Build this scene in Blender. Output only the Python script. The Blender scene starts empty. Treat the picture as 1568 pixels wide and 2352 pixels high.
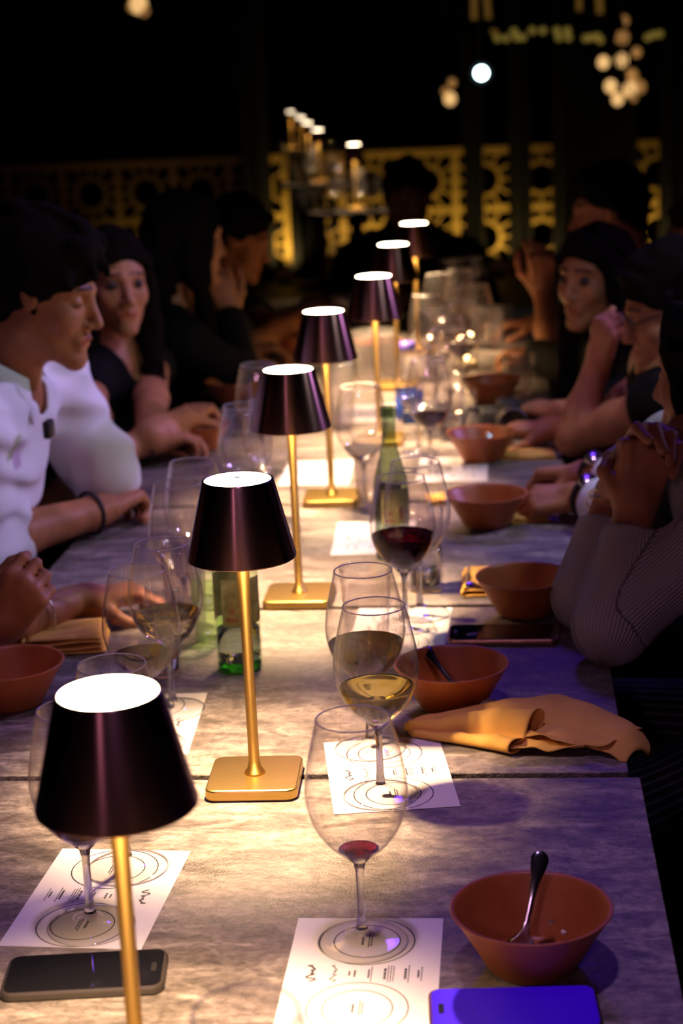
import bpy, bmesh, math, random
import numpy as np
from mathutils import Vector, Matrix, Quaternion
random.seed(4)
rng = np.random.default_rng(7)
PI = math.pi
scene = bpy.context.scene
col = scene.collection
TT = 0.75            # height of the table tops, metres

# ------------------------------------------------------------------ camera
cam_d = bpy.data.cameras.new('camera')
cam_d.sensor_fit = 'VERTICAL'
cam_d.sensor_height = 36.0
cam_d.sensor_width = 24.0
cam_d.lens = 62.05
cam_d.clip_start = 0.05
cam_d.clip_end = 80
cam_d.dof.use_dof = True
cam_d.dof.focus_distance = 1.93
cam_d.dof.aperture_fstop = 5.0
cam = bpy.data.objects.new('camera', cam_d)
col.objects.link(cam)
_R = Vector((0.99527719, 0.08697007, -0.04312211))
_U = Vector((0.02023469, 0.24859339, 0.96839655))
_F = Vector((-0.09494139, 0.96469557, -0.24565952))
cam.matrix_world = Matrix(((_R.x, _U.x, -_F.x, 0), (_R.y, _U.y, -_F.y, 0), (_R.z, _U.z, -_F.z, 1.5659), (0, 0, 0, 1)))
scene.camera = cam

# ------------------------------------------------------------------ world and light
w = bpy.data.worlds.new('night')
w.use_nodes = True
w.node_tree.nodes['Background'].inputs[0].default_value = (0.5, 0.35, 0.6, 1)
w.node_tree.nodes['Background'].inputs[1].default_value = 0.0012
scene.world = w
scene.view_settings.view_transform = 'Standard'
scene.view_settings.look = 'None'
scene.view_settings.gamma = 1.0
scene.view_settings.use_curve_mapping = False
scene.view_settings.exposure = 0.0
cy = scene.cycles
cy.max_bounces = 9
cy.diffuse_bounces = 3
cy.glossy_bounces = 4
cy.transmission_bounces = 8
cy.transparent_max_bounces = 28
cy.caustics_reflective = False
cy.caustics_refractive = True
cy.sample_clamp_indirect = 4.0
cy.use_denoising = True
cy.use_adaptive_sampling = True
cy.adaptive_threshold = 0.015

def aim(o, at):
    d = Vector(at) - o.location
    o.rotation_euler = d.to_track_quat('-Z', 'Y').to_euler()

def lamp(name, kind, loc, colr, power, at=None, size=0.1, spot=60, blend=0.5, parent=None):
    l = bpy.data.lights.new(name, kind)
    l.color = colr
    l.energy = power
    if kind == 'AREA':
        l.shape = 'DISK'; l.size = size
    else:
        l.shadow_soft_size = size
    if kind == 'SPOT':
        l.spot_size = math.radians(spot); l.spot_blend = blend
    o = bpy.data.objects.new(name, l)
    o.location = loc
    col.objects.link(o)
    if at: aim(o, at)
    if parent: o.parent = parent
    return o

# stage lights out of view, and overhead fill
BLUE = (0.16, 0.03, 1.0)
VIOLET = (0.42, 0.08, 1.0)
lamp('stage_light_blue', 'SPOT', (-0.05, 5.6, 3.2), (0.16, 0.04, 1.0), 65, (0.0, 1.5, 0.75), 0.3, 42, 0.6)
lamp('stage_light_violet', 'SPOT', (3.4, 4.8, 2.9), (0.55, 0.33, 1.0), 380, (-0.9, 2.95, 0.95), 0.12, 27, 0.6)
lamp('stage_light_magenta', 'SPOT', (-0.9, -3.2, 3.1), (0.9, 0.4, 0.75), 60, (-0.3, 2.9, 0.9), 0.12, 55, 0.6)
for _y, _p in ((1.35, 150), (3.35, 115)):
    lamp('overhead_fill_lavender', 'SPOT', (-0.2, _y, 4.4), (0.74, 0.43, 1.0), _p, (-0.42, _y + 0.1, 0.75), 0.1, 33, 0.7)  # lavender fill added above table and menus, with no fixture
lamp('stage_light_white', 'SPOT', (0.85, 2.9, 2.3), (0.75, 0.85, 1.0), 34, (-0.35, 3.3, 1.05), 0.03, 70, 0.6)

# ------------------------------------------------------------------ materials
def mat(name, colr=(0.5, 0.5, 0.5), rough=0.5, metal=0.0, emit=None, es=0.0, spec=0.5, trans=0.0, ior=1.45, aniso=0.0, coat=0.0, sss=0.0):
    m = bpy.data.materials.new(name); m.use_nodes = True
    b = m.node_tree.nodes['Principled BSDF']
    b.inputs['Base Color'].default_value = (*colr, 1)
    b.inputs['Roughness'].default_value = rough
    b.inputs['Metallic'].default_value = metal
    b.inputs['Specular IOR Level'].default_value = spec
    b.inputs['Transmission Weight'].default_value = trans
    b.inputs['IOR'].default_value = ior
    b.inputs['Anisotropic'].default_value = aniso
    b.inputs['Coat Weight'].default_value = coat
    if emit:
        b.inputs['Emission Color'].default_value = (*emit, 1)
        b.inputs['Emission Strength'].default_value = es
    return m

def N(m, t, **kw):
    n = m.node_tree.nodes.new(t)
    for k, v in kw.items():
        if hasattr(n, k): setattr(n, k, v)
        else: n.inputs[k].default_value = v
    return n

def L(m, a, ao, b, bi):
    m.node_tree.links.new(a.outputs[ao], b.inputs[bi])

def coords(m, scale=(1, 1, 1), kind='Object'):
    tc = N(m, 'ShaderNodeTexCoord'); mp = N(m, 'ShaderNodeMapping')
    mp.inputs['Scale'].default_value = scale
    L(m, tc, kind, mp, 'Vector')
    return mp

def ramp(m, stops):
    r = N(m, 'ShaderNodeValToRGB')
    e = r.color_ramp.elements
    while len(e) < len(stops): e.new(0.5)
    for k, (p, c) in enumerate(stops):
        e[k].position = p; e[k].color = (*c, 1)
    return r

def speckle(m, lo, hi, scale=(1, 1, 1), ns=20, bump=0.0, p0=0.3, p1=0.7, kind='Object', detail=6, dist=0.002):
    b = m.node_tree.nodes['Principled BSDF']
    mp = coords(m, scale, kind)
    n = N(m, 'ShaderNodeTexNoise'); n.inputs['Scale'].default_value = ns; n.inputs['Detail'].default_value = detail
    L(m, mp, 0, n, 'Vector')
    r = ramp(m, [(p0, lo), (p1, hi)])
    L(m, n, 'Fac', r, 0); L(m, r, 0, b, 'Base Color')
    if bump:
        bp = N(m, 'ShaderNodeBump'); bp.inputs['Strength'].default_value = bump; bp.inputs['Distance'].default_value = dist
        L(m, n, 'Fac', bp, 'Height'); L(m, bp, 0, b, 'Normal')
    return m

def table_material():
    m = mat('stone_laminate', rough=0.42)
    b = m.node_tree.nodes['Principled BSDF']
    mp = coords(m, (1, 2.6, 1), 'Generated')
    geo = N(m, 'ShaderNodeNewGeometry'); mp2 = N(m, 'ShaderNodeMapping'); mp2.inputs['Scale'].default_value = (1, 2.8, 1)
    L(m, geo, 'Position', mp2, 'Vector')
    n1 = N(m, 'ShaderNodeTexNoise'); n1.inputs['Scale'].default_value = 11; n1.inputs['Detail'].default_value = 9; n1.inputs['Roughness'].default_value = 0.68; n1.inputs['Distortion'].default_value = 0.8
    n2 = N(m, 'ShaderNodeTexNoise'); n2.inputs['Scale'].default_value = 95; n2.inputs['Detail'].default_value = 5; n2.inputs['Roughness'].default_value = 0.6
    n3 = N(m, 'ShaderNodeTexNoise'); n3.inputs['Scale'].default_value = 420; n3.inputs['Detail'].default_value = 2
    L(m, mp2, 0, n1, 'Vector')
    mp3 = N(m, 'ShaderNodeMapping'); mp3.inputs['Scale'].default_value = (1, 1.45, 1); L(m, geo, 'Position', mp3, 'Vector'); L(m, mp3, 0, n2, 'Vector')
    n2.inputs['Distortion'].default_value = 0.6
    L(m, geo, 'Position', n3, 'Vector')
    r1 = ramp(m, [(0.34, (0.10, 0.084, 0.078)), (0.5, (0.225, 0.19, 0.175)), (0.64, (0.40, 0.34, 0.315))])
    L(m, n1, 'Fac', r1, 0)
    r2 = ramp(m, [(0.36, (0.42, 0.4, 0.39)), (0.6, (1.0, 1.0, 1.0))])
    L(m, n2, 'Fac', r2, 0)
    mx = N(m, 'ShaderNodeMix', data_type='RGBA', blend_type='MULTIPLY'); mx.inputs[0].default_value = 0.75
    L(m, r1, 0, mx, 6); L(m, r2, 0, mx, 7)
    L(m, mx, 2, b, 'Base Color')
    mr = N(m, 'ShaderNodeMapRange'); mr.inputs['From Min'].default_value = 0.3; mr.inputs['From Max'].default_value = 0.7
    mr.inputs['To Min'].default_value = 0.3; mr.inputs['To Max'].default_value = 0.6
    L(m, n1, 'Fac', mr, 'Value'); L(m, mr, 0, b, 'Roughness')
    ad = N(m, 'ShaderNodeMath', operation='ADD'); L(m, n2, 'Fac', ad, 0)
    ml = N(m, 'ShaderNodeMath', operation='MULTIPLY'); ml.inputs[1].default_value = 0.7; L(m, n3, 'Fac', ml, 0); L(m, ml, 0, ad, 1)
    bp = N(m, 'ShaderNodeBump'); bp.inputs['Strength'].default_value = 0.8; bp.inputs['Distance'].default_value = 0.0014
    L(m, ad, 0, bp, 'Height'); L(m, bp, 0, b, 'Normal')
    return m

def thin_glass(name, tint=(0.97, 0.96, 0.97), gloss=1.0, ior=1.5, milky=0.0):
    # thin glass wall: light passes straight through, the rest is mirrored by the Fresnel law
    m = bpy.data.materials.new(name); m.use_nodes = True
    nt = m.node_tree; nt.nodes.clear()
    out = N(m, 'ShaderNodeOutputMaterial'); tr = N(m, 'ShaderNodeBsdfTransparent'); gl = N(m, 'ShaderNodeBsdfGlossy')
    tr.inputs[0].default_value = (*tint, 1); gl.inputs['Roughness'].default_value = 0.02
    gl.inputs['Color'].default_value = (gloss, gloss, gloss, 1)
    fr = N(m, 'ShaderNodeFresnel')
    ge = N(m, 'ShaderNodeNewGeometry'); mr = N(m, 'ShaderNodeMapRange')
    mr.inputs['To Min'].default_value = ior; mr.inputs['To Max'].default_value = 1 / ior
    L(m, ge, 'Backfacing', mr, 'Value'); L(m, mr, 0, fr, 'IOR')
    mx = N(m, 'ShaderNodeMixShader')
    L(m, fr, 0, mx, 0)
    if milky:
        df = N(m, 'ShaderNodeBsdfDiffuse'); tl = N(m, 'ShaderNodeBsdfTranslucent'); m1_ = N(m, 'ShaderNodeMixShader'); m2_ = N(m, 'ShaderNodeMixShader')
        df.inputs[0].default_value = (.85, .82, .82, 1); tl.inputs[0].default_value = (.85, .82, .82, 1)
        m1_.inputs[0].default_value = .5; m2_.inputs[0].default_value = milky
        L(m, df, 0, m1_, 1); L(m, tl, 0, m1_, 2); L(m, tr, 0, m2_, 1); L(m, m1_, 0, m2_, 2); L(m, m2_, 0, mx, 1)
    else: L(m, tr, 0, mx, 1)
    L(m, gl, 0, mx, 2); L(m, mx, 0, out, 0)
    return m

def glass(name, colr=(1, 1, 1), ior=1.48, rough=0.0):
    m = bpy.data.materials.new(name); m.use_nodes = True
    nt = m.node_tree; nt.nodes.clear()
    out = N(m, 'ShaderNodeOutputMaterial'); g = N(m, 'ShaderNodeBsdfGlass')
    g.inputs['Color'].default_value = (*colr, 1); g.inputs['IOR'].default_value = ior; g.inputs['Roughness'].default_value = rough
    L(m, g, 0, out, 0)
    return m

def brushed(name, colr, rough, vertical_streak, aniso=0.85, spec=0.5, bump=0.15):
    m = mat(name, colr, rough, 1.0, aniso=aniso)
    b = m.node_tree.nodes['Principled BSDF']
    tg = N(m, 'ShaderNodeTangent'); tg.direction_type = 'RADIAL'; tg.axis = 'Z'
    L(m, tg, 0, b, 'Tangent')
    b.inputs['Anisotropic Rotation'].default_value = 0.25 if vertical_streak else 0.0
    return m

M = {}
M['table'] = table_material()
M['table_edge'] = mat('table_edge', (0.05, 0.04, 0.04), 0.6)
M['black_metal'] = mat('black_metal', (0.02, 0.02, 0.022), 0.45, 0.6)
M['bronze'] = brushed('bronze_shade', (0.26, 0.14, 0.115), 0.3, True, 0.95)
M['brass'] = brushed('brushed_brass', (0.85, 0.56, 0.17), 0.42, True, 0.85)
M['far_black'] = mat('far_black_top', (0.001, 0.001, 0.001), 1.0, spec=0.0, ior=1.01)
M['brass_flat'] = speckle(mat('brass_plate', (0.8, 0.55, 0.16), 0.33, 1.0), (0.74, 0.49, 0.13), (0.86, 0.6, 0.2), (2, 60, 60), 20)
M['shade_inner'] = mat('shade_lining', (0.75, 0.6, 0.4), 0.5)
M['diffuser'] = mat('lit_diffuser', (0.9, 0.9, 0.9), 0.5, emit=(1.0, 0.78, 0.52), es=30)
M['led'] = mat('led_face', (0.9, 0.9, 0.9), 0.5, emit=(1.0, 0.75, 0.45), es=14)
M['thin'] = thin_glass('thin_clear_glass', milky=0.01)
M['foot'] = thin_glass('glass_foot', (0.93, 0.92, 0.94), ior=1.75, milky=0.02)
M['rim'] = thin_glass('glass_rim', (0.9, 0.88, 0.9), milky=0.7)  # whitish diffuse share imitates bright glints along rim and foot edge
M['thin_frost'] = thin_glass('scuffed_clear_plastic', (0.9, 0.87, 0.88), 0.9, milky=0.09)
M['clear'] = glass('solid_clear_glass', (1, 1, 1))
M['green_glass'] = thin_glass('pale_green_glass', (0.84, 0.95, 0.76), 0.9, milky=0.03)
M['dark_glass'] = thin_glass('dark_green_glass', (0.44, 0.52, 0.42), 0.9)
M['green_base'] = glass('thick_green_glass', (0.35, 0.9, 0.3))
M['red_wine'] = glass('red_wine', (0.22, 0.001, 0.008), 1.34)
M['wine_trace'] = glass('red_trace', (0.75, 0.07, 0.05), 1.34)
M['white_wine'] = glass('white_wine', (0.95, 0.86, 0.45), 1.34)
M['water'] = glass('water', (0.95, 0.97, 1.0), 1.33)
M['paper'] = mat('menu_paper', (0.78, 0.74, 0.78), 0.75)
M['ink'] = mat('black_ink', (0.03, 0.025, 0.03), 0.6)
M['terracotta'] = speckle(mat('terracotta', rough=0.42), (0.33, 0.085, 0.019), (0.42, 0.12, 0.030), ns=30, bump=0.1, dist=0.001)
M['steel'] = mat('spoon_steel', (0.6, 0.6, 0.62), 0.18, 1.0)
M['cream'] = speckle(mat('cream_food', rough=0.6), (0.75, 0.66, 0.55), (0.85, 0.8, 0.75), ns=60, bump=0.5)
M['napkin'] = speckle(mat('yellow_napkin', rough=0.85, spec=0.2), (0.74, 0.40, 0.09), (0.86, 0.5, 0.13), ns=25, bump=0.25, dist=0.002)
M['phone_glass'] = mat('phone_screen', (0.008, 0.008, 0.012), 0.06, coat=0.5)
M['phone_reflection'] = mat('blue_reflection_glow', (0.008, 0.008, 0.012), 0.15, emit=(0.025, 0.0, 0.42), es=0.75)  # emission stands in for the blue stage light mirrored in the screen
M['phone_case'] = mat('phone_case', (0.05, 0.042, 0.04), 0.4, 0.3)
M['phone_gold'] = mat('phone_gold_frame', (0.6, 0.36, 0.22), 0.28, 1.0)
M['black_rubber'] = mat('black_band', (0.012, 0.012, 0.014), 0.6)
M['silver'] = mat('silver', (0.75, 0.73, 0.7), 0.2, 1.0)
M['white_plastic'] = mat('white_plastic', (0.75, 0.75, 0.78), 0.3)
M['blue_cap'] = mat('navy_cap', (0.05, 0.03, 0.2), 0.4)
M['blue_label'] = mat('blue_label', (0.02, 0.08, 0.45), 0.5)
M['yellow_label'] = speckle(mat('yellow_label', rough=0.5), (0.35, 0.3, 0.04), (0.75, 0.62, 0.12), ns=55)
def paper_label(name, colr):
    m = mat(name, colr, 0.5); nt = m.node_tree
    tl = N(m, 'ShaderNodeBsdfTranslucent'); tl.inputs[0].default_value = (*colr, 1)
    mx = N(m, 'ShaderNodeMixShader'); mx.inputs[0].default_value = 0.55
    b = nt.nodes['Principled BSDF']; out = [n for n in nt.nodes if n.type == 'OUTPUT_MATERIAL'][0]
    n = N(m, 'ShaderNodeTexNoise'); n.inputs['Scale'].default_value = 70; mp = coords(m); L(m, mp, 0, n, 'Vector')
    r = ramp(m, [(.4, tuple(v * .75 for v in colr)), (.6, colr)]); L(m, n, 'Fac', r, 0); L(m, r, 0, b, 'Base Color'); L(m, r, 0, tl, 0)
    L(m, b, 0, mx, 1); L(m, tl, 0, mx, 2); L(m, mx, 0, out, 0)
    return m
M['yellow_label'] = paper_label('yellow_label', (0.86, 0.78, 0.26))
M['brown_label'] = mat('brown_label', (0.28, 0.12, 0.03), 0.5)
M['white_label'] = mat('white_label', (0.8, 0.8, 0.75), 0.5)
M['flame'] = mat('flame', (1, 0.7, 0.3), 0.5, emit=(1.0, 0.62, 0.22), es=30)
M['wax'] = mat('wax', (0.8, 0.7, 0.5), 0.5)
M['gold_lattice'] = mat('gold_lattice', (0.62, 0.42, 0.1), 0.45, 0.25)
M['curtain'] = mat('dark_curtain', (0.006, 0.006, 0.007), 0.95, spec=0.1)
M['wall'] = mat('dark_wall', (0.006, 0.0055, 0.006), 0.95, spec=0.1)
M['floor'] = speckle(mat('dark_floor', rough=0.6), (0.015, 0.012, 0.012), (0.03, 0.025, 0.024), ns=4)
M['globe'] = mat('warm_globe', (0.9, 0.7, 0.4), 0.4, emit=(1.0, 0.58, 0.22), es=0.9)
M['globe_dim'] = mat('dim_warm_globe', (0.9, 0.7, 0.4), 0.4, emit=(0.9, 0.42, 0.12), es=0.28)
M['yellow_dot'] = mat('yellow_light', (0.9, 0.7, 0.2), 0.4, emit=(0.8, 0.6, 0.12), es=0.14)
M['spot_lens'] = mat('spot_lens', (0.9, 0.95, 1), 0.3, emit=(0.7, 0.95, 1.0), es=14)
M['tube'] = mat('gold_tube', (0.7, 0.45, 0.12), 0.4, emit=(0.7, 0.36, 0.06), es=0.11)

def skin_material(name, colr):
    m = mat(name, colr, 0.5, spec=0.4)
    b = m.node_tree.nodes['Principled BSDF']
    at = N(m, 'ShaderNodeAttribute'); at.attribute_name = 'tint'
    mx = N(m, 'ShaderNodeMix', data_type='RGBA', blend_type='MULTIPLY'); mx.inputs[0].default_value = 1.0
    n = N(m, 'ShaderNodeTexNoise'); n.inputs['Scale'].default_value = 35; n.inputs['Detail'].default_value = 5
    mp = coords(m); L(m, mp, 0, n, 'Vector')
    c = tuple(v * 0.85 for v in colr); d = tuple(min(1, v * 1.12) for v in colr)
    r = ramp(m, [(0.3, c), (0.7, d)])
    L(m, n, 'Fac', r, 0); L(m, r, 0, mx, 6); L(m, at, 'Color', mx, 7); L(m, mx, 2, b, 'Base Color')
    bp = N(m, 'ShaderNodeBump'); bp.inputs['Strength'].default_value = 0.25; bp.inputs['Distance'].default_value = 0.001
    L(m, n, 'Fac', bp, 'Height'); L(m, bp, 0, b, 'Normal')
    return m

def cloth_material(name, colr, rib=0, amp=0.5, stripe=None, rough=0.85):
    m = mat(name, colr, rough, spec=0.2, ior=1.3)
    b = m.node_tree.nodes['Principled BSDF']
    if rib:
        at = N(m, 'ShaderNodeAttribute'); at.attribute_name = 'around'
        mu = N(m, 'ShaderNodeMath', operation='MULTIPLY'); mu.inputs[1].default_value = rib
        sn = N(m, 'ShaderNodeMath', operation='SINE')
        L(m, at, 'Fac', mu, 0); L(m, mu, 0, sn, 0)
        if stripe:
            r = ramp(m, [(0.55, colr), (0.8, stripe)]); L(m, sn, 0, r, 0); L(m, r, 0, b, 'Base Color')
        else:
            bp = N(m, 'ShaderNodeBump'); bp.inputs['Strength'].default_value = amp; bp.inputs['Distance'].default_value = 0.0018
            L(m, sn, 0, bp, 'Height'); L(m, bp, 0, b, 'Normal')
            r = ramp(m, [(0.0, tuple(v * 0.68 for v in colr)), (0.75, colr)])
            mr = N(m, 'ShaderNodeMapRange'); mr.inputs['From Min'].default_value = -1.0; L(m, sn, 0, mr, 'Value')
            L(m, mr, 0, r, 0); L(m, r, 0, b, 'Base Color')
    else:
        n = N(m, 'ShaderNodeTexNoise'); n.inputs['Scale'].default_value = 240
        mp = coords(m); L(m, mp, 0, n, 'Vector')
        bp = N(m, 'ShaderNodeBump'); bp.inputs['Strength'].default_value = 0.3; bp.inputs['Distance'].default_value = 0.001
        L(m, n, 'Fac', bp, 'Height'); L(m, bp, 0, b, 'Normal')
    return m

def hair_material(name, colr):
    m = mat(name, colr, 0.75, spec=0.1, ior=1.12)
    b = m.node_tree.nodes['Principled BSDF']
    n = N(m, 'ShaderNodeTexNoise'); n.inputs['Scale'].default_value = 60; n.inputs['Detail'].default_value = 6
    mp = coords(m, (3, 3, 0.5)); L(m, mp, 0, n, 'Vector')
    bp = N(m, 'ShaderNodeBump'); bp.inputs['Strength'].default_value = 0.8; bp.inputs['Distance'].default_value = 0.004
    L(m, n, 'Fac', bp, 'Height'); L(m, bp, 0, b, 'Normal')
    return m

M['skin'] = skin_material('skin', (0.40, 0.165, 0.07))
M['skin_light'] = skin_material('light_skin', (0.44, 0.19, 0.09))
M['skin_dark'] = skin_material('dark_skin', (0.2, 0.085, 0.035))
M['hair'] = hair_material('black_hair', (0.007, 0.005, 0.005))
M['hair_brown'] = hair_material('brown_hair', (0.03, 0.017, 0.01))
M['white_shirt'] = cloth_material('white_shirt', (0.86, 0.85, 0.88))
M['black_cloth'] = cloth_material('black_cloth', (0.005, 0.005, 0.006))
M['green_black'] = cloth_material('grey_green_cloth', (0.025, 0.032, 0.03))
M['sweater'] = cloth_material('ribbed_sweater', (0.74, 0.69, 0.64), rib=62, amp=0.8)
M['blue_grey'] = cloth_material('blue_grey_shirt', (0.13, 0.13, 0.2))
M['pink_lit_cloth'] = cloth_material('pink_lit_cloth', (0.5, 0.15, 0.3))  # pink light falling on the shirt is put into its colour
M['pinstripe'] = cloth_material('pinstripe', (0.012, 0.012, 0.016), rib=34, stripe=(0.09, 0.09, 0.11))
M['eye'] = mat('eye_white', (0.07, 0.055, 0.05), 0.4, spec=0.1)
M['iris'] = mat('dark_iris', (0.02, 0.012, 0.008), 0.15)
M['red_cloth'] = cloth_material('dark_red_cloth', (0.25, 0.015, 0.015))

# ------------------------------------------------------------------ object helpers
def tag(o, label=None, cat=None, group=None, kind=None):
    if label: o['label'] = label
    if cat: o['category'] = cat
    if group: o['group'] = group
    if kind: o['kind'] = kind
    return o

def empty(name, loc=(0, 0, 0), rz=0.0):
    o = bpy.data.objects.new(name, None)
    o.location = loc; o.rotation_euler = (0, 0, rz); o.empty_display_size = 0.05
    col.objects.link(o)
    return o

def obj(name, data, m=None, parent=None, smooth=True):
    if isinstance(data, bmesh.types.BMesh):
        me = bpy.data.meshes.new(name); data.to_mesh(me); data.free()
    else:
        me = data
    if m is not None:
        me.materials.clear(); me.materials.append(m)
    if smooth:
        me.polygons.foreach_set('use_smooth', [True] * len(me.polygons))
    o = bpy.data.objects.new(name, me)
    col.objects.link(o)
    if parent: o.parent = parent
    return o

def lathe(prof, n=48, bm=None, off=(0, 0, 0), close=False):
    bm = bm or bmesh.new()
    rings = []
    for r, z in prof:
        if r < 1e-6:
            rings.append([bm.verts.new((off[0], off[1], off[2] + z))])
        else:
            rings.append([bm.verts.new((off[0] + r * math.cos(2 * PI * k / n), off[1] + r * math.sin(2 * PI * k / n), off[2] + z)) for k in range(n)])
    prs = list(zip(rings, rings[1:]))
    if close: prs.append((rings[-1], rings[0]))
    for a, b in prs:
        for k in range(n):
            k2 = (k + 1) % n
            if len(a) == 1 and len(b) == 1: continue
            if len(a) == 1: bm.faces.new((a[0], b[k2], b[k]))
            elif len(b) == 1: bm.faces.new((a[k], a[k2], b[0]))
            else: bm.faces.new((a[k], a[k2], b[k2], b[k]))
    bmesh.ops.recalc_face_normals(bm, faces=bm.faces)
    return bm

def box(sx, sy, sz, loc=(0, 0, 0), bev=0.0, bm=None, seg=2, rz=0.0):
    b2 = bmesh.new()
    bmesh.ops.create_cube(b2, size=1)
    for v in b2.verts: v.co = Vector((v.co.x * sx, v.co.y * sy, v.co.z * sz))
    if bev:
        bmesh.ops.bevel(b2, geom=list(b2.edges), offset=bev, segments=seg, affect='EDGES', profile=0.5)
    mt = Matrix.Translation(loc) @ Matrix.Rotation(rz, 4, 'Z')
    for v in b2.verts: v.co = mt @ v.co
    if bm is None: return b2
    me = bpy.data.meshes.new('t'); b2.to_mesh(me); b2.free(); bm.from_mesh(me); bpy.data.meshes.remove(me)
    return bm

def slab(sx, sy, sz, rad, loc=(0, 0, 0), edge=0.0, n=6):
    # rounded rectangle extruded from z=0 to sz, softened edges
    bm = bmesh.new()
    def ring(inset, z):
        out = []
        for (cx, cy_, a0) in ((1, 1, 0), (-1, 1, PI / 2), (-1, -1, PI), (1, -1, 1.5 * PI)):
            for k in range(n + 1):
                a = a0 + PI / 2 * k / n
                out.append(bm.verts.new((loc[0] + cx * (sx / 2 - rad) + (rad - inset) * math.cos(a), loc[1] + cy_ * (sy / 2 - rad) + (rad - inset) * math.sin(a), loc[2] + z)))
        return out
    if edge: rs = [ring(edge, 0), ring(edge * 0.3, edge * 0.3), ring(0, edge), ring(0, sz - edge), ring(edge * 0.3, sz - edge * 0.3), ring(edge, sz)]
    else: rs = [ring(0, 0), ring(0, sz)]
    for a, b in zip(rs, rs[1:]):
        for k in range(len(a)):
            k2 = (k + 1) % len(a)
            bm.faces.new((a[k], a[k2], b[k2], b[k]))
    bm.faces.new(rs[0][::-1]); bm.faces.new(rs[-1])
    bmesh.ops.recalc_face_normals(bm, faces=bm.faces)
    return bm

def tube(pts, rad, n=10, bm=None, closed=False):
    bm = bm or bmesh.new()
    pts = [Vector(p) for p in pts]
    rads = rad if isinstance(rad, (list, tuple)) else [rad] * len(pts)
    prev = None; rings = []
    up = None
    for i, p in enumerate(pts):
        if closed: t = (pts[(i + 1) % len(pts)] - pts[i - 1]).normalized()
        elif i == 0: t = (pts[1] - p).normalized()
        elif i == len(pts) - 1: t = (p - pts[i - 1]).normalized()
        else: t = (pts[i + 1] - pts[i - 1]).normalized()
        if up is None:
            up = t.orthogonal().normalized()
        up = (up - t * up.dot(t)).normalized()
        sd = t.cross(up)
        rings.append([bm.verts.new(p + (up * math.cos(2 * PI * k / n) + sd * math.sin(2 * PI * k / n)) * rads[i]) for k in range(n)])
    prs = list(zip(rings, rings[1:]))
    if closed: prs.append((rings[-1], rings[0]))
    for a, b in prs:
        for k in range(n):
            k2 = (k + 1) % n
            bm.faces.new((a[k], a[k2], b[k2], b[k]))
    if not closed:
        bm.faces.new(rings[0][::-1]); bm.faces.new(rings[-1])
    bmesh.ops.recalc_face_normals(bm, faces=bm.faces)
    return bm

def children(o): return [c for c in bpy.data.objects if c.parent == o]
KIDS = {}
def copy_tree(o, parent=None, kids=None):
    if kids is None:
        kids = {}
        for c in bpy.data.objects:
            if c.parent: kids.setdefault(c.parent.name, []).append(c)
    c = o.copy(); col.objects.link(c)
    if parent: c.parent = parent
    for ch in kids.get(o.name, []): copy_tree(ch, c, kids)
    return c

def dup(o, loc, label=None, rz=None, group=None, scale=None):
    c = copy_tree(o)
    c.location = loc
    if rz is not None: c.rotation_euler = (0, 0, rz)
    if label: c['label'] = label
    if group: c['group'] = group
    if scale: c.scale = (scale,) * 3
    return c

class Maker:
    # the first call places the prototype itself, later calls place copies with their parts
    def __init__(self, proto): self.p = proto; self.used = False
    def __call__(self, loc, label, rz=0.0, group=None, scale=None):
        if self.used: o = copy_tree(self.p)
        else: o = self.p; self.used = True
        o.location = loc; o.rotation_euler = (0, 0, rz); o['label'] = label
        if group: o['group'] = group
        if scale: o.scale = (scale,) * 3 if not isinstance(scale, tuple) else scale
        return o

# ------------------------------------------------------------------ implicit surfaces for figures
def smin(a, b, k):
    if k <= 0: return np.minimum(a, b)
    h = np.maximum(k - np.abs(a - b), 0) / k
    return np.minimum(a, b) - h * h * k * 0.25

def V(*a): return np.array(a, dtype=np.float32)
def nv(a):
    a = np.asarray(a, dtype=np.float64); return a / np.linalg.norm(a)

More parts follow.
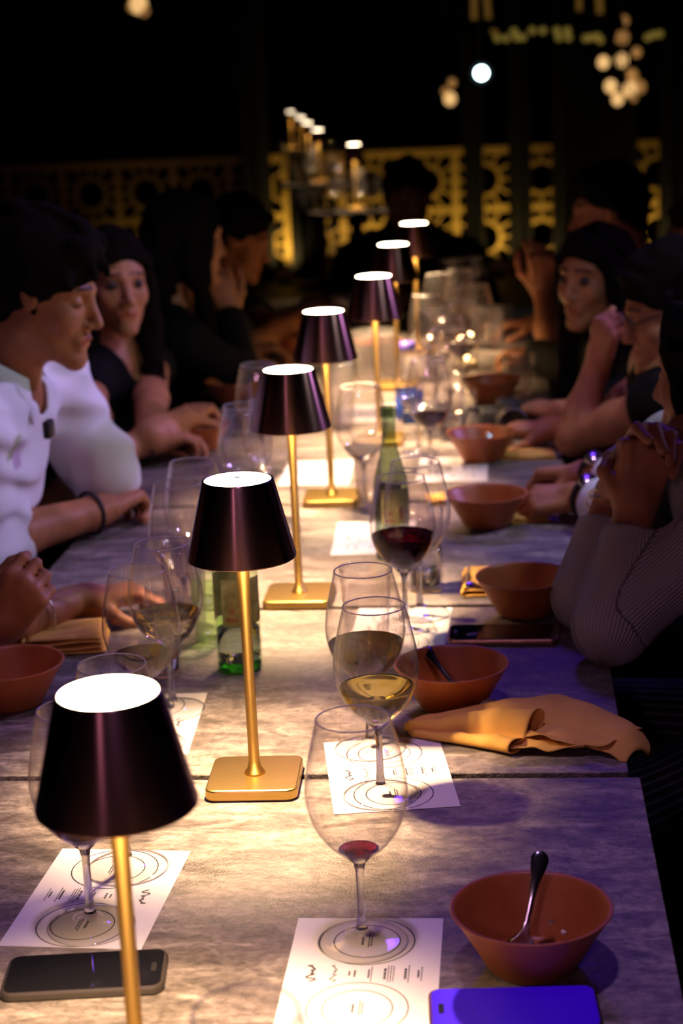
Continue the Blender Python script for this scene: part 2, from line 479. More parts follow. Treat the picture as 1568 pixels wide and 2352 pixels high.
def surface(prims, h, pad=0.02, wobble=None):
    """prims: dicts with t='rc' (a,b,ra,rb) or 'el' (c,R,rad); k blend; sub; cuts [(pt,n)]"""
    lo = np.full(3, 1e9); hi = np.full(3, -1e9)
    bb = []
    for p in prims:
        if p['t'] == 'rc':
            m = max(p['ra'], p['rb']); A = np.minimum(p['a'], p['b']) - m; B = np.maximum(p['a'], p['b']) + m
        else:
            e = np.sqrt(((np.asarray(p['R']) * np.asarray(p['rad'])[:, None]) ** 2).sum(0)); A = p['c'] - e; B = p['c'] + e
        mg = p['k'] + 3 * h + 0.006
        bb.append((A - mg, B + mg))
        if not p.get('sub'):
            lo = np.minimum(lo, A); hi = np.maximum(hi, B)
    lo -= pad; hi += pad
    n = np.ceil((hi - lo) / h).astype(int) + 1
    F = np.full(tuple(n), 0.5, dtype=np.float32)
    ax = [lo[i] + h * np.arange(n[i], dtype=np.float32) for i in range(3)]
    for p, (A, B) in zip(prims, bb):
        i0 = np.clip(np.floor((A - lo) / h).astype(int), 0, n - 1); i1 = np.clip(np.ceil((B - lo) / h).astype(int) + 1, 1, n)
        if np.any(i1 <= i0): continue
        sl = tuple(slice(i0[i], i1[i]) for i in range(3))
        X = ax[0][sl[0]][:, None, None]; Yg = ax[1][sl[1]][None, :, None]; Zg = ax[2][sl[2]][None, None, :]
        if p['t'] == 'rc':
            a = p['a']; d = p['b'] - a; dd = float(d @ d) + 1e-12
            t = np.clip(((X - a[0]) * d[0] + (Yg - a[1]) * d[1] + (Zg - a[2]) * d[2]) / dd, 0, 1)
            D = np.sqrt((X - a[0] - t * d[0]) ** 2 + (Yg - a[1] - t * d[1]) ** 2 + (Zg - a[2] - t * d[2]) ** 2) - (p['ra'] + t * (p['rb'] - p['ra']))
        else:
            c = p['c']; Rm = p['R']; rr = p['rad']
            q = [((X - c[0]) * Rm[i][0] + (Yg - c[1]) * Rm[i][1] + (Zg - c[2]) * Rm[i][2]) / rr[i] for i in range(3)]
            k0 = np.sqrt(q[0] ** 2 + q[1] ** 2 + q[2] ** 2)
            k1 = np.sqrt((q[0] / rr[0]) ** 2 + (q[1] / rr[1]) ** 2 + (q[2] / rr[2]) ** 2) + 1e-9
            D = k0 * (k0 - 1) / k1
        for (pt, nn) in p.get('cuts', ()):
            D = np.maximum(D, (X - pt[0]) * nn[0] + (Yg - pt[1]) * nn[1] + (Zg - pt[2]) * nn[2])
        if wobble and not p.get('sub'):
            am, fq = wobble[:2]
            if len(wobble) == 3:
                D = D + am * np.sin(fq * (X * .75 + Zg * .9 - .35 * Yg) + 2.6 * np.sin(fq * .28 * (Yg + Zg)) + 1.4 * np.sin(fq * .5 * X)) + am * .5 * np.sin(fq * 1.9 * (Zg * .5 - X * .8 + Yg * .4) + 2 * np.sin(fq * .4 * Zg)); am = 0.0
            D = D + am * np.sin(fq * (X * 1.0 + Zg * 0.8) + 2.2 * np.sin(fq * 0.45 * Yg + 0.3 * fq * Zg)) * np.sin(fq * 0.6 * (Yg - Zg * 0.5) + 1.3)
        if p.get('sub'):
            F[sl] = -smin(-F[sl], D, p['k'])
        else:
            F[sl] = smin(F[sl], D.astype(np.float32), p['k'])
    S = F < 0
    c8 = np.zeros(tuple(n - 1), dtype=np.uint8)
    for dx in (0, 1):
        for dy in (0, 1):
            for dz in (0, 1):
                c8 += S[dx:n[0] - 1 + dx, dy:n[1] - 1 + dy, dz:n[2] - 1 + dz]
    cells = np.argwhere((c8 > 0) & (c8 < 8))
    idx = np.full(tuple(n - 1), -1, dtype=np.int32)
    idx[tuple(cells.T)] = np.arange(len(cells))
    acc = np.zeros((len(cells), 3)); cnt = np.zeros(len(cells))
    for a in range(3):
        o1, o2 = [(1, 2), (0, 2), (0, 1)][a]
        for u in (0, 1):
            for v in (0, 1):
                off = np.zeros(3, int); off[o1] = u; off[o2] = v
                of2 = off.copy(); of2[a] = 1
                v0 = F[tuple((cells + off).T)]; v1 = F[tuple((cells + of2).T)]
                mk = (v0 < 0) != (v1 < 0)
                tt = np.where(mk, v0 / (v0 - v1 + 1e-20), 0)
                ps = cells + off + 0.0; ps[:, a] += tt
                acc[mk] += ps[mk]; cnt[mk] += 1
    verts = lo + (acc / cnt[:, None]) * h
    quads = []
    for a in range(3):
        o1, o2 = [(1, 2), (2, 0), (0, 1)][a]
        s0 = [slice(0, n[0]), slice(0, n[1]), slice(0, n[2])]; s1 = list(s0)
        s0[a] = slice(0, n[a] - 1); s1[a] = slice(1, n[a])
        df = S[tuple(s0)] != S[tuple(s1)]
        e = np.argwhere(df)
        e = e[(e[:, o1] > 0) & (e[:, o2] > 0) & (e[:, o1] < n[o1] - 1) & (e[:, o2] < n[o2] - 1)]
        flip = S[tuple(e.T)]
        E1 = np.zeros(3, int); E1[o1] = 1; E2 = np.zeros(3, int); E2[o2] = 1
        q = np.stack([idx[tuple((e - E1 - E2).T)], idx[tuple((e - E2).T)], idx[tuple(e.T)], idx[tuple((e - E1).T)]], 1)
        q[~flip] = q[~flip][:, ::-1]
        quads.append(q)
    quads = np.concatenate(quads)
    quads = quads[(quads >= 0).all(1)]
    return verts, quads

def np_mesh(name, verts, quads):
    me = bpy.data.meshes.new(name)
    me.vertices.add(len(verts)); me.vertices.foreach_set('co', verts.astype(np.float32).ravel())
    me.loops.add(len(quads) * 4); me.loops.foreach_set('vertex_index', quads.astype(np.int32).ravel())
    me.polygons.add(len(quads)); me.polygons.foreach_set('loop_start', np.arange(len(quads), dtype=np.int32) * 4)
    me.update(calc_edges=True)
    return me

def rc(a, b, ra, rb=None, k=0.02, cuts=(), **kw):
    return dict(t='rc', a=np.asarray(a, float), b=np.asarray(b, float), ra=ra, rb=ra if rb is None else rb, k=k, cuts=cuts, **kw)

def el(c, R, rad, k=0.02, cuts=(), **kw):
    return dict(t='el', c=np.asarray(c, float), R=np.asarray(R, float), rad=rad, k=k, cuts=cuts, **kw)

class Head:
    def __init__(s, c, f, up=(0, 0, 1), sc=1.0):
        s.c = np.asarray(c, float); s.f = nv(f)
        s.l = nv(np.cross(up, s.f)); s.u = np.cross(s.f, s.l); s.s = sc
        s.R = np.array([s.l, s.f, s.u])
    def p(s, l, f, u): return s.c + s.s * (l * s.l + f * s.f + u * s.u)
    def e(s, c, rad, k=0.02, tilt=0.0, **kw):
        R = s.R
        if tilt:
            ca, sa = math.cos(tilt), math.sin(tilt)
            R = np.array([s.l, ca * s.f + sa * s.u, -sa * s.f + ca * s.u])
        return el(s.p(*c), R, tuple(r * s.s for r in rad), k * s.s, **kw)
    def r(s, a, b, ra, rb=None, k=0.012, **kw):
        return rc(s.p(*a), s.p(*b), ra * s.s, (rb or ra) * s.s, k * s.s, **kw)
    def skin(s, fem=False, mouth_open=0.0, ears=True):
        o = [s.e((0, -.012, .03), (.073, .093, .083), .02), s.e((0, .03, -.03), (.058, .062, .082), .03)]
        jw = .012 if fem else .016
        o += [s.r((.05, .0, -.055), (.012, .078, -.103), jw, .014, .028), s.r((-.05, .0, -.055), (-.012, .078, -.103), jw, .014, .028)]
        o += [s.e((0, .082, -.103), (.018, .014, .015), .015)]
        o += [s.e((.036, .062, -.03), (.022, .022, .024), .02), s.e((-.036, .062, -.03), (.022, .022, .024), .02)]
        br = .007 if fem else .010
        for q in (1, -1):
            o += [s.r((q * .042, .072, .024), (q * .012, .086, .020), br, br, .014)]
            o += [s.e((q * .031, .093, .002), (.016, .014, .011), .012, sub=True)]
            o += [s.e((q * .031, .075, .000), (.0135, .0132, .0115), .004)]
            if ears:
                o += [s.e((q * .074, .008, .009), (.009, .017, .031), .008, tilt=0.25)]
                o += [s.e((q * .084, .012, .013), (.008, .009, .017), .004, tilt=0.25, sub=True)]
        o += [s.r((0, .086, .012), (0, .110, -.034), .0075, .0105, .012), s.e((.011, .098, -.040), (.008, .010, .007), .006), s.e((-.011, .098, -.040), (.008, .010, .007), .006)]
        o += [s.e((0, .086, -.066), (.026, .012, .018), .014)]
        o += [s.r((-.019, .089, -.066), (0, .0985, -.0625), .0035, .005, .005), s.r((.019, .089, -.066), (0, .0985, -.0625), .0035, .005, .005)]
        o += [s.r((-.015, .090, -.0745 - mouth_open), (.015, .090, -.0745 - mouth_open), .006, .006, .005)]
        o += [s.r((-.022, .102, -.0685 - mouth_open / 2), (.022, .102, -.0685 - mouth_open / 2), .0022 + mouth_open / 2, None, .003, sub=True)]
        return o
    def neck(s, nb, r=.052):
        return [rc(s.p(0, -.03, -.06), nb, r, r * 1.1, .03)]
    def short_hair(s, thick=.012, front=.0, k=.006):
        n = nv(.60 * s.f - .80 * s.u); pt = s.p(0, .012 + front, -.008)
        c = [(pt, n)]
        return [s.e((0, -.014, .034), (.073 + thick, .095 + thick, .085 + thick), k, cuts=c),
                s.e((0, -.052, -.025), (.060 + thick * .5, .047 + thick * .5, .06), .02),
                s.r((.03, .072, .085), (-.03, .072, .085), .016 + front * .3, None, .01), s.r((0, .04, .105), (0, -.04, .115), .02, None, .02)]
    def long_hair(s, length=.3, thick=.009, back=1.0):
        n = nv(.80 * s.f - .60 * s.u); pt = s.p(0, .035, .0)
        o = [s.e((0, -.014, .034), (.073 + thick, .094 + thick, .083 + thick), .006, cuts=[(pt, n)])]
        dn = np.array([0, 0, -1.0])
        for q in (1, -1):
            a = s.p(q * .010, .062, .098); b = s.p(q * .062, .042, .045); b2 = s.p(q * .073, .022, -.03); b3 = s.p(q * .078, .005, -.10); c2 = b3 + dn * length * .9 + s.f * .03
            o += [rc(a, b, .016, .018, .012), rc(b, b2, .018, .019, .012), rc(b2, b3, .019, .027, .02), rc(b3, c2, .029, .020, .02)]
        for q in (1, -1): o += [s.r((q * .062, -.012, .03), (q * .070, -.02, -.07), .026, .032, .02)]
        a = s.p(0, -.07, -.0); b = s.p(0, -.08, -.09); c2 = b + dn * length
        o += [rc(a, b, .055, .06, .03), rc(b, c2, .062, .04, .03)]
        return o
    def tint(s, v, lash=True):
        q = (v - s.c) / s.s
        l = q @ s.l; f = q @ s.f; u = q @ s.u
        t = np.ones((len(v), 3))
        fm = f > .05
        lip = fm & (np.abs(l) < .022) & (np.abs(u + .068) < .0095 - .2 * np.abs(l))
        t[lip] = (.85, .5, .5)
        brow = fm & (np.abs(np.abs(l) - .029) < .019) & (np.abs(u - .0255 + .1 * (np.abs(l) - .028)) < .0042)
        t[brow] = (.14, .11, .1)
        if lash:
            la = fm & (np.abs(np.abs(l) - .031) < .013) & (np.abs(u + .0035 + 8 * (np.abs(l) - .031) ** 2) < .0022) & (f < .095)
            t[la] = (.1, .08, .08)
        return t

def hand(w, d, n, side, curls=(30, 30, 30, 30), thumb=0.4, s=1.0, spread=0.06, tip=None):
    """w wrist, d towards the fingers, n out of the back of the hand, side = direction of the thumb"""
    w = np.asarray(w, float); d = nv(d); n = nv(np.asarray(n, float) - np.dot(n, d) * d)
    sd = nv(np.asarray(side, float) - np.dot(side, d) * d - np.dot(side, n) * n)
    P = lambda a, b, c=0.0: w + s * (a * d + b * sd + c * n)
    o = [rc(P(-.03, 0), P(.02, 0), .024 * s, .024 * s, .015)]
    kn = [(.088, .029), (.092, .009), (.088, -.011), (.080, -.029)]
    for i, (a, b) in enumerate(kn):
        o.append(rc(P(.012, b * .55, -.002), P(a, b, 0), .0155 * s, .0115 * s, .01 * s))
    o.append(rc(P(.03, .0, -.006), P(.07, 0, -.005), .017 * s, .014 * s, .012))
    ln = [.070, .078, .073, .058]
    for i, (a, b) in enumerate(kn):
        c = P(a, b, 0); ang = 0.0
        dd = nv(d + sd * spread * (1.5 - i) * 1.0)
        r0 = (.0092 if i < 3 else .0082) * s
        for j, fr in enumerate((.45, .31, .24)):
            ang += math.radians(curls[i]) * (1.0, 1.15, .7)[j]
            v = dd * math.cos(ang) - n * math.sin(ang)
            e = c + v * ln[i] * fr * s
            o.append(rc(c, e, r0, r0 * .92, .004 * s))
            c = e; r0 *= .92
    b0 = P(.022, .024, -.008)
    v1 = nv(d * .62 + sd * .62 - n * (.1 + thumb * .6)); b1 = b0 + v1 * .040 * s
    v2 = nv(d * .85 + sd * (.45 - thumb * .9) - n * (.1 + thumb * .8)); b2 = b1 + v2 * .032 * s
    v3 = nv(d * .9 + sd * (.3 - thumb * 1.3) - n * (.1 + thumb * .8)); b3 = b2 + v3 * .024 * s
    o += [rc(P(.005, .012, -.006), b0, .017 * s, .017 * s, .012), rc(b0, b1, .0155 * s, .0115 * s, .01 * s), rc(b1, b2, .0108 * s, .0098 * s, .004), rc(b2, b3, .0098 * s, .008 * s, .004)]
    return o

def put_around(me, verts, prims):
    """per-vertex angle around the nearest limb, for ribs and stripes"""
    best = np.full(len(verts), 1e9); ang = np.zeros(len(verts))
    for p in prims:
        if p['t'] != 'rc' or p.get('sub'): continue
        a = p['a']; d = p['b'] - a; dd = d @ d + 1e-12
        t = np.clip(((verts - a) @ d) / dd, 0, 1)
        r = verts - a - t[:, None] * d
        dist = np.linalg.norm(r, axis=1) - (p['ra'] + t * (p['rb'] - p['ra']))
        ax = nv(d) if dd > 1e-8 else V(0, 0, 1)
        ref = p.get('ref', (0.2, -1.0, 0.1))
        e1 = nv(np.asarray(ref) * -1 - np.dot(np.asarray(ref) * -1, ax) * ax); e2 = np.cross(ax, e1)
        an = np.arctan2(r @ e2, -(r @ e1)) 
        m = dist < best
        best[m] = dist[m]; ang[m] = an[m]
    at = me.attributes.new('around', 'FLOAT', 'POINT')
    at.data.foreach_set('value', ang.astype(np.float32))

def figure_mesh(name, prims, h, m, parent, head=None, wobble=None, around=False, lash=True):
    v, q = surface(prims, h, wobble=wobble)
    base = np.array(parent.location) if parent else np.zeros(3)
    me = np_mesh(name, v - base, q)
    if head is not None:
        t = head.tint(v, lash)
        ca = me.color_attributes.new('tint', 'FLOAT_COLOR', 'POINT')
        ca.data.foreach_set('color', np.concatenate([t, np.ones((len(t), 1))], 1).astype(np.float32).ravel())
    if around: put_around(me, v, prims)
    return obj(name, me, m, parent)

def mix(a, b, t): return np.asarray(a, float) * (1 - t) + np.asarray(b, float) * t

# ------------------------------------------------------------------ the room
def struct(name, bm, m, smooth=False):
    return tag(obj(name, bm, m, None, smooth), kind='structure')

struct('floor', box(16, 28, 0.1, (0, 10, -0.05)), M['floor'])
struct('ceiling', box(16, 28, 0.1, (0, 10, 4.85)), M['wall'])
struct('wall_left', box(0.15, 28, 4.8, (-7.9, 10, 2.4)), M['wall'])
struct('wall_right', box(0.15, 28, 4.8, (7.9, 10, 2.4)), M['wall'])
struct('wall_back', box(16, 0.15, 4.8, (0, 23.8, 2.4)), M['wall'])

# ------------------------------------------------------------------ tables pushed together in a row
YS = 1.937
rights = {-2: 0.146, -1: 0.144, 0: 0.132, 1: 0.119, 2: 0.112, 3: 0.106, 4: 0.1, 5: 0.1}
tlabels = {
    -2: 'grey stone-look table under the base of the nearest brass lamp',
    -1: 'nearest grey stone-look table, carrying the front wine glass and front terracotta bowl',
    0: 'grey stone-look table with the crumpled yellow napkin and green bottle',
    1: 'grey stone-look table with the third lamp and the ribbed sleeve elbow beside it',
    2: 'grey stone-look table beside the man in the white shirt',
    3: 'grey stone-look table carrying the blue-capped water bottle',
    4: 'grey stone-look table under the cluster of far glasses',
    5: 'farthest grey stone-look table of the joined row, before the dark seated figure'}
for k in range(-2, 6):
    y0 = YS + 0.667 * (k) + 0.0075; y1 = YS + 0.667 * (k + 1) - 0.0075
    xr = rights[k]; xl = xr - 0.905
    t = empty('dining_table', ((xl + xr) / 2, (y0 + y1) / 2, 0))
    tag(t, tlabels[k], 'table', 'tables joined in one long row')
    top = slab(xr - xl, y1 - y0, 0.028, 0.004, (0, 0, TT - 0.028), 0.0012, 3)
    obj('tabletop', top, M['table'], t, False)
    obj('edge_band', slab(xr - xl - 0.004, y1 - y0 - 0.004, 0.022, 0.004, (0, 0, TT - 0.050), 0, 3), M['table_edge'], t, False)
    obj('pedestal', lathe([(0, 0.03), (0.04, 0.03), (0.035, 0.05), (0.035, TT - 0.06), (0.12, TT - 0.051), (0, TT - 0.051)], 24), M['black_metal'], t)
    obj('base_plate', slab(0.44, 0.44, 0.012, 0.05, (0, 0, 0.001), 0.003), M['black_metal'], t, False)

# ------------------------------------------------------------------ cordless brass table lamps
LW = (1.0, 0.68, 0.34)
def make_lamp(full=True):
    t = empty('table_lamp')
    b = slab(0.107, 0.107, 0.014, 0.013, (0, 0, 0), 0.0022)
    obj('base', b, M['brass_flat'], t, False)
    st = lathe([(0, 0.0141), (0.0125, 0.0141), (0.0118, 0.0165), (0.0085, 0.021), (0.0066, 0.03), (0.0064, 0.06), (0.0064, 0.2), (0.0072, 0.255), (0.0088, 0.30), (0.0088, 0.352), (0, 0.352)], 24)
    obj('stem', st, M['brass'], t)
    # shade: outer cone, rolled top lip, inner lining
    sh = lathe([(0.0612, 0.2775), (0.0620, 0.278), (0.0622, 0.2795), (0.0408, 0.3670), (0.0402, 0.3684), (0.0392, 0.3688), (0.0378, 0.3684), (0.0375, 0.3672), (0.0375, 0.3640)], 96)
    s = obj('shade', sh, M['bronze'], t)
    ln = lathe([(0.0612, 0.2775), (0.0604, 0.2790), (0.0392, 0.3645), (0.0370, 0.3625)], 64)
    obj('lining', ln, M['shade_inner'], s)
    obj('diffuser', lathe([(0, 0.3704), (0.02, 0.3701), (0.033, 0.3693), (0.0374, 0.3684), (0.0374, 0.366)], 64), M['diffuser'], t)
    obj('touch_button', lathe([(0, 0.3712), (0.0036, 0.3711), (0.0040, 0.3702)], 24), M['white_plastic'], t)
    obj('led_ring', lathe([(0.010, 0.3520), (0.030, 0.3520), (0.030, 0.3635), (0.010, 0.3635)], 32, close=True), M['led'], t)
    l = lamp('lamp_light', 'AREA', (0, 0, 0.341), (1.0, 0.66, 0.34), 14.0, None, 0.044, parent=t)
    l.data.spread = math.radians(165)
    # the light is under the ring, one disc around the stem
    return t

lamp_proto = make_lamp()
LAMP = Maker(lamp_proto)
ln_ = ['nearest brass table lamp, large dark bronze shade at the lower left',
       'second brass lamp, whole slim stem and square base standing over the front seam',
       'third brass lamp with its square base beside the second table seam',
       'fourth brass lamp, its dark base just behind the third lamp stem',
       'fifth brass lamp, small dark shade left of the blue-capped bottle',
       'sixth brass lamp, mostly hidden behind the fifth shade',
       'seventh brass lamp, farthest on the long table, topmost lit disc']
lp = [(-0.302, 1.2256), (-0.3045, 1.9165), (-0.3325, 2.646), (-0.341, 3.289), (-0.284, 3.824), (-0.281, 4.494), (-0.256, 5.07)]
lrz = [0.03, 0.03, 0.0, 0.02, 0.0, 0.0, 0.0]
for (x, y), la, rz in zip(lp, ln_, lrz):
    LAMP((x, y, TT), la, rz, 'cordless brass lamps along the middle of the long table')
tag(lamp_proto, None, 'lamp')
for o in bpy.data.objects:
    if o.name.startswith('table_lamp'): o['category'] = 'lamp'

# ------------------------------------------------------------------ wine glasses
BOWL = [(0.0045, 0.0885), (0.012, 0.0905), (0.022, 0.0975), (0.034, 0.111), (0.0435, 0.1285), (0.0478, 0.146), (0.0486, 0.158), (0.0470, 0.175), (0.0435, 0.194), (0.0390, 0.213), (0.0352, 0.228)]
def cr(prof, sub=5):
    # Catmull-Rom through the profile
    out = []
    P = [prof[0]] + list(prof) + [prof[-1]]
    for i in range(1, len(P) - 2):
        p0, p1, p2, p3 = [np.array(q) for q in P[i - 1:i + 3]]
        for k in range(sub):
            t = k / sub
            out.append(tuple(0.5 * ((2 * p1) + (-p0 + p2) * t + (2 * p0 - 5 * p1 + 4 * p2 - p3) * t * t + (-p0 + 3 * p1 - 3 * p2 + p3) * t ** 3)))
    out.append(tuple(prof[-1]))
    return out
BP = cr(BOWL)
def bowl_profile():
    outer = [(0, 0.0875)] + BP
    inner = [(max(r - 0.0009, 0), z + (0.0012 if z < 0.1 else 0)) for r, z in reversed(BP)] + [(0, 0.0898)]
    return outer + [(0.0348, 0.2288)] + inner[1:]
def liquid(level):
    pr = [(r - 0.0011, z + 0.0014) for r, z in BP if z + 0.0014 < level]
    pr = [(0, 0.0905)] + pr[2:]
    return pr + [(pr[-1][0] + 0.0006, level), (pr[-1][0] - 0.0015, level - 0.0004), (0, level - 0.0006)]
bowl_me = obj('x', lathe(bowl_profile(), 72)).data
stem_me = obj('x', lathe([(0, 0.0155), (0.0058, 0.0157), (0.0050, 0.020), (0.0043, 0.03), (0.0038, 0.055), (0.0042, 0.075), (0.0062, 0.084), (0.0110, 0.0888), (0, 0.0893)], 28)).data
foot_me = obj('x', lathe([(0, 0.0005), (0.034, 0.0005), (0.0423, 0.0006), (0.0432, 0.0018), (0.0423, 0.0030), (0.034, 0.0036), (0.022, 0.0044), (0.014, 0.0066), (0.0095, 0.0098), (0.0068, 0.0135), (0.0062, 0.0156), (0, 0.0157)], 64)).data
for o in [o for o in bpy.data.objects if o.name.startswith('x')]: bpy.data.objects.remove(o)
rim_me = bpy.data.meshes.new('rim'); _b = tube([(0.0347 * math.cos(2 * PI * k / 64), 0.0347 * math.sin(2 * PI * k / 64), 0.2284) for k in range(64)], 0.0008, 8, closed=True); _b.to_mesh(rim_me); _b.free()
rim_me.polygons.foreach_set('use_smooth', [True] * len(rim_me.polygons))
edge_me = bpy.data.meshes.new('foot_edge'); _b = tube([(0.0430 * math.cos(2 * PI * k / 64), 0.0430 * math.sin(2 * PI * k / 64), 0.0018) for k in range(64)], 0.0007, 8, closed=True); _b.to_mesh(edge_me); _b.free()
edge_me.polygons.foreach_set('use_smooth', [True] * len(edge_me.polygons))
for me, m in ((rim_me, 'rim'), (bowl_me, 'thin'), (stem_me, 'clear'), (foot_me, 'foot'), (edge_me, 'rim')):
    me.materials.clear(); me.materials.append(M[m])
liq = {}
def wine_glass(loc, label, wine=None, level=0.125, sc=1.0, group='wine glasses on the long table', rz=0.0, m='clear'):
    t = empty('wine_glass', loc, rz); t.scale = (sc,) * 3
    tag(t, label, 'wine glass', group)
    for n, me in (('glass_bowl', bowl_me), ('glass_stem', stem_me), ('glass_foot', foot_me), ('glass_rim', rim_me), ('foot_edge', edge_me)):
        o = bpy.data.objects.new(n, me); col.objects.link(o); o.parent = t
    if wine:
        key = (wine, level)
        if key not in liq:
            o = obj('wine', lathe(liquid(level), 56), M[wine]); liq[key] = o.data
        else:
            o = bpy.data.objects.new('wine', liq[key]); col.objects.link(o)
        o.parent = t
        o['label'] = {'red_wine': 'dark red wine', 'wine_trace': 'last drops of red wine', 'white_wine': 'pale golden white wine', 'water': 'clear water'}[wine]
    return t

wine_glass((-0.1486, 1.5308, 0.7500), 'front wine glass, nearly empty with a trace of red wine, on the front menu', 'wine_trace', 0.0975)
wine_glass((-0.1538, 1.8790, 0.7500), 'wine glass a third full of white wine behind the front glass', 'white_wine', 0.133)
wine_glass((-0.1766, 2.0224, 0.7500), 'wine glass with dark red wine directly behind the white wine glass', 'red_wine', 0.138)
wine_glass((-0.4204, 1.5621, 0.7500), 'wine glass whose bowl hides behind the nearest lamp shade, nearer foot on the left menu', 'red_wine', 0.120)
wine_glass((-0.4108, 1.6913, 0.7500), 'wine glass whose rim shows above the nearest lamp shade, rear foot on the left menu')
wine_glass((-0.4541, 2.0394, 0.7500), 'wine glass with red wine standing above the left of the nearest lamp shade', 'red_wine', 0.121)
wine_glass((-0.4469, 2.1614, 0.7500), 'wine glass with clear pale wine overlapping the left red wine glass', 'white_wine', 0.135)
wine_glass((-0.4864, 2.4962, 0.7500), 'empty wine glass left of the second lamp shade, before the man in white')
wine_glass((-0.4888, 2.6390, 0.7500), 'empty wine glass peeking over the second lamp shade beside the bottle neck')
wine_glass((-0.4685, 3.0610, 0.7500), 'left one of two empty wine glasses behind the third lamp shade', sc=1.03)
wine_glass((-0.4357, 3.1360, 0.7500), 'right one of two empty wine glasses behind the third lamp shade')
wine_glass((-0.5071, 3.5395, 0.7500), 'wine glass with its foot seen between the third and fourth lamp stems')
wine_glass((-0.1576, 2.5024, 0.7500), 'wine glass with red wine in front of the dark green bottle', 'red_wine', 0.143)
wine_glass((-0.1387, 2.5611, 0.7500), 'taller empty wine glass overlapping the dark green bottle', sc=1.04)
wine_glass((-0.2734, 3.2372, 0.7500), 'wine glass with clear water right of the fourth lamp base', 'water', 0.115, 1.02)
wine_glass((-0.1592, 3.5368, 0.7500), 'wine glass with a little red wine beside the blue-labelled bottle', 'red_wine', 0.118)
wine_glass((-0.1918, 3.7059, 0.7500), 'empty wine glass just behind the blue-capped bottle')
for p, w, la in (((-0.1303, 3.9518, 0.7500), None, 'empty wine glass before the tealight, left of the black camera'),
              ((-0.1755, 4.2452, 0.7500), None, 'empty wine glass in the far cluster, left of the tealight'),
              ((-0.1131, 4.4106, 0.7500), 'red_wine', 'far wine glass with red wine right below the tealight'),
              ((-0.2045, 4.5803, 0.7500), None, 'far empty wine glass behind the blue cap'),
              ((-0.1440, 4.6696, 0.7500), 'white_wine', 'far wine glass with white wine behind the tealight'),
              ((-0.0809, 4.7274, 0.7500), None, 'far empty wine glass left of the clear plastic tumbler'),
              ((-0.1874, 4.9992, 0.7500), None, 'far empty wine glass right of the seventh lamp stem'),
              ((-0.1275, 5.1055, 0.7500), 'white_wine', 'farther wine glass with white wine, tallest of the glinting cluster'),
              ((-0.0988, 5.3940, 0.7500), None, 'farthest empty wine glass before the dark seated figure'),
              ((-0.1620, 5.3624, 0.7500), None, 'far empty wine glass catching a bright glint before the dark figure')):
    wine_glass(p, la, w, 0.118)
gl = (-0.1754, 1.0100, 0.9780)
wine_glass((gl[0], gl[1], TT), 'nearest wine glass, only its blurred rim rising at the bottom edge')

# ------------------------------------------------------------------ menus
def make_menu():
    t = empty('menu_sheet')
    bm = slab(0.143, 0.218, 0.0004, 0.0006, (0, 0, 0.0003), 0, 2)
    obj('paper', bm, M['paper'], t, False)
    zz = 0.00085
    for cy_ in (0.062, -0.062):
        for r in (0.0455, 0.0315):
            b = bmesh.new(); n = 72
            a = [b.verts.new(((r + 0.0008) * math.cos(2 * PI * k / n), cy_ + (r + 0.0008) * math.sin(2 * PI * k / n), zz)) for k in range(n)]
            c = [b.verts.new(((r - 0.0005) * math.cos(2 * PI * k / n), cy_ + (r - 0.0005) * math.sin(2 * PI * k / n), zz)) for k in range(n)]
            for k in range(n): b.faces.new((a[k], a[(k + 1) % n], c[(k + 1) % n], c[k]))
            obj('printed_circle', b, M['ink'], t, False)
        b = bmesh.new()
        def line(b, x, y0, y1, wd):
            wd = wd * 1.7
            b.faces.new([b.verts.new(q) for q in ((x - wd, y0, zz), (x + wd, y0, zz), (x + wd, y1, zz), (x - wd, y1, zz))])
        def dashes(b, x, y0, y1, wd, sd):
            r_ = random.Random(sd); y = y0
            while y < y1:
                q = min(y1, y + r_.uniform(0.002, 0.005)); line(b, x, y, q, wd); y = q + 0.0007
        dashes(b, 0.004, cy_ - 0.008, cy_ + 0.008, 0.0007, 3); dashes(b, -0.002, cy_ - 0.014, cy_ + 0.012, 0.0004, 4); dashes(b, -0.0045, cy_ - 0.010, cy_ + 0.010, 0.0004, 5)
        obj('printed_lines', b, M['ink'], t, False)
    b = bmesh.new()
    k = 11
    for x, wd, h in ((0.012, .0006, .004), (0.007, .0006, .006), (-0.006, .0005, .008), (-0.0085, .0003, .014), (-0.021, .0007, .010), (-0.024, .0003, .015), (-0.0265, .0003, .015), (-0.029, .0003, .014),
                     (-0.040, .0007, .010), (-0.043, .0003, .016), (-0.052, .0006, .007), (-0.055, .0003, .013)):
        dashes(b, x, -h, h, wd, k); k += 1
    obj('printed_lines', b, M['ink'], t, False)
    # two brush-written headings, running along the sheet
    b = bmesh.new()
    r_ = random.Random(8)
    for x0, amp, n, y0, y1, th in ((0.047, 0.005, 15, -0.016, 0.015, 0.0011), (0.026, 0.0035, 14, -0.016, 0.016, 0.0006)):
        pts = []
        for q in range(n * 4):
            u = q / (n * 4 - 1)
            pts.append((x0 + amp * math.sin(u * n * 1.3) * (0.5 + 0.5 * math.sin(u * 9 + 1)) + 0.001 * math.sin(u * 40), y0 + (y1 - y0) * u + 0.0011 * math.cos(u * n * 1.7), zz))
        for p, q in zip(pts, pts[1:]):
            d = Vector(q) - Vector(p); nn = Vector((-d.y, d.x, 0)).normalized() * th
            if d.length < 1e-6: continue
            b.faces.new([b.verts.new(Vector(v)) for v in (Vector(p) - nn, Vector(q) - nn, Vector(q) + nn, Vector(p) + nn)])
    obj('handwritten_heading', b, M['ink'], t, False)
    return t
mp_ = make_menu(); mp_['category'] = 'menu'
MENU = Maker(mp_)
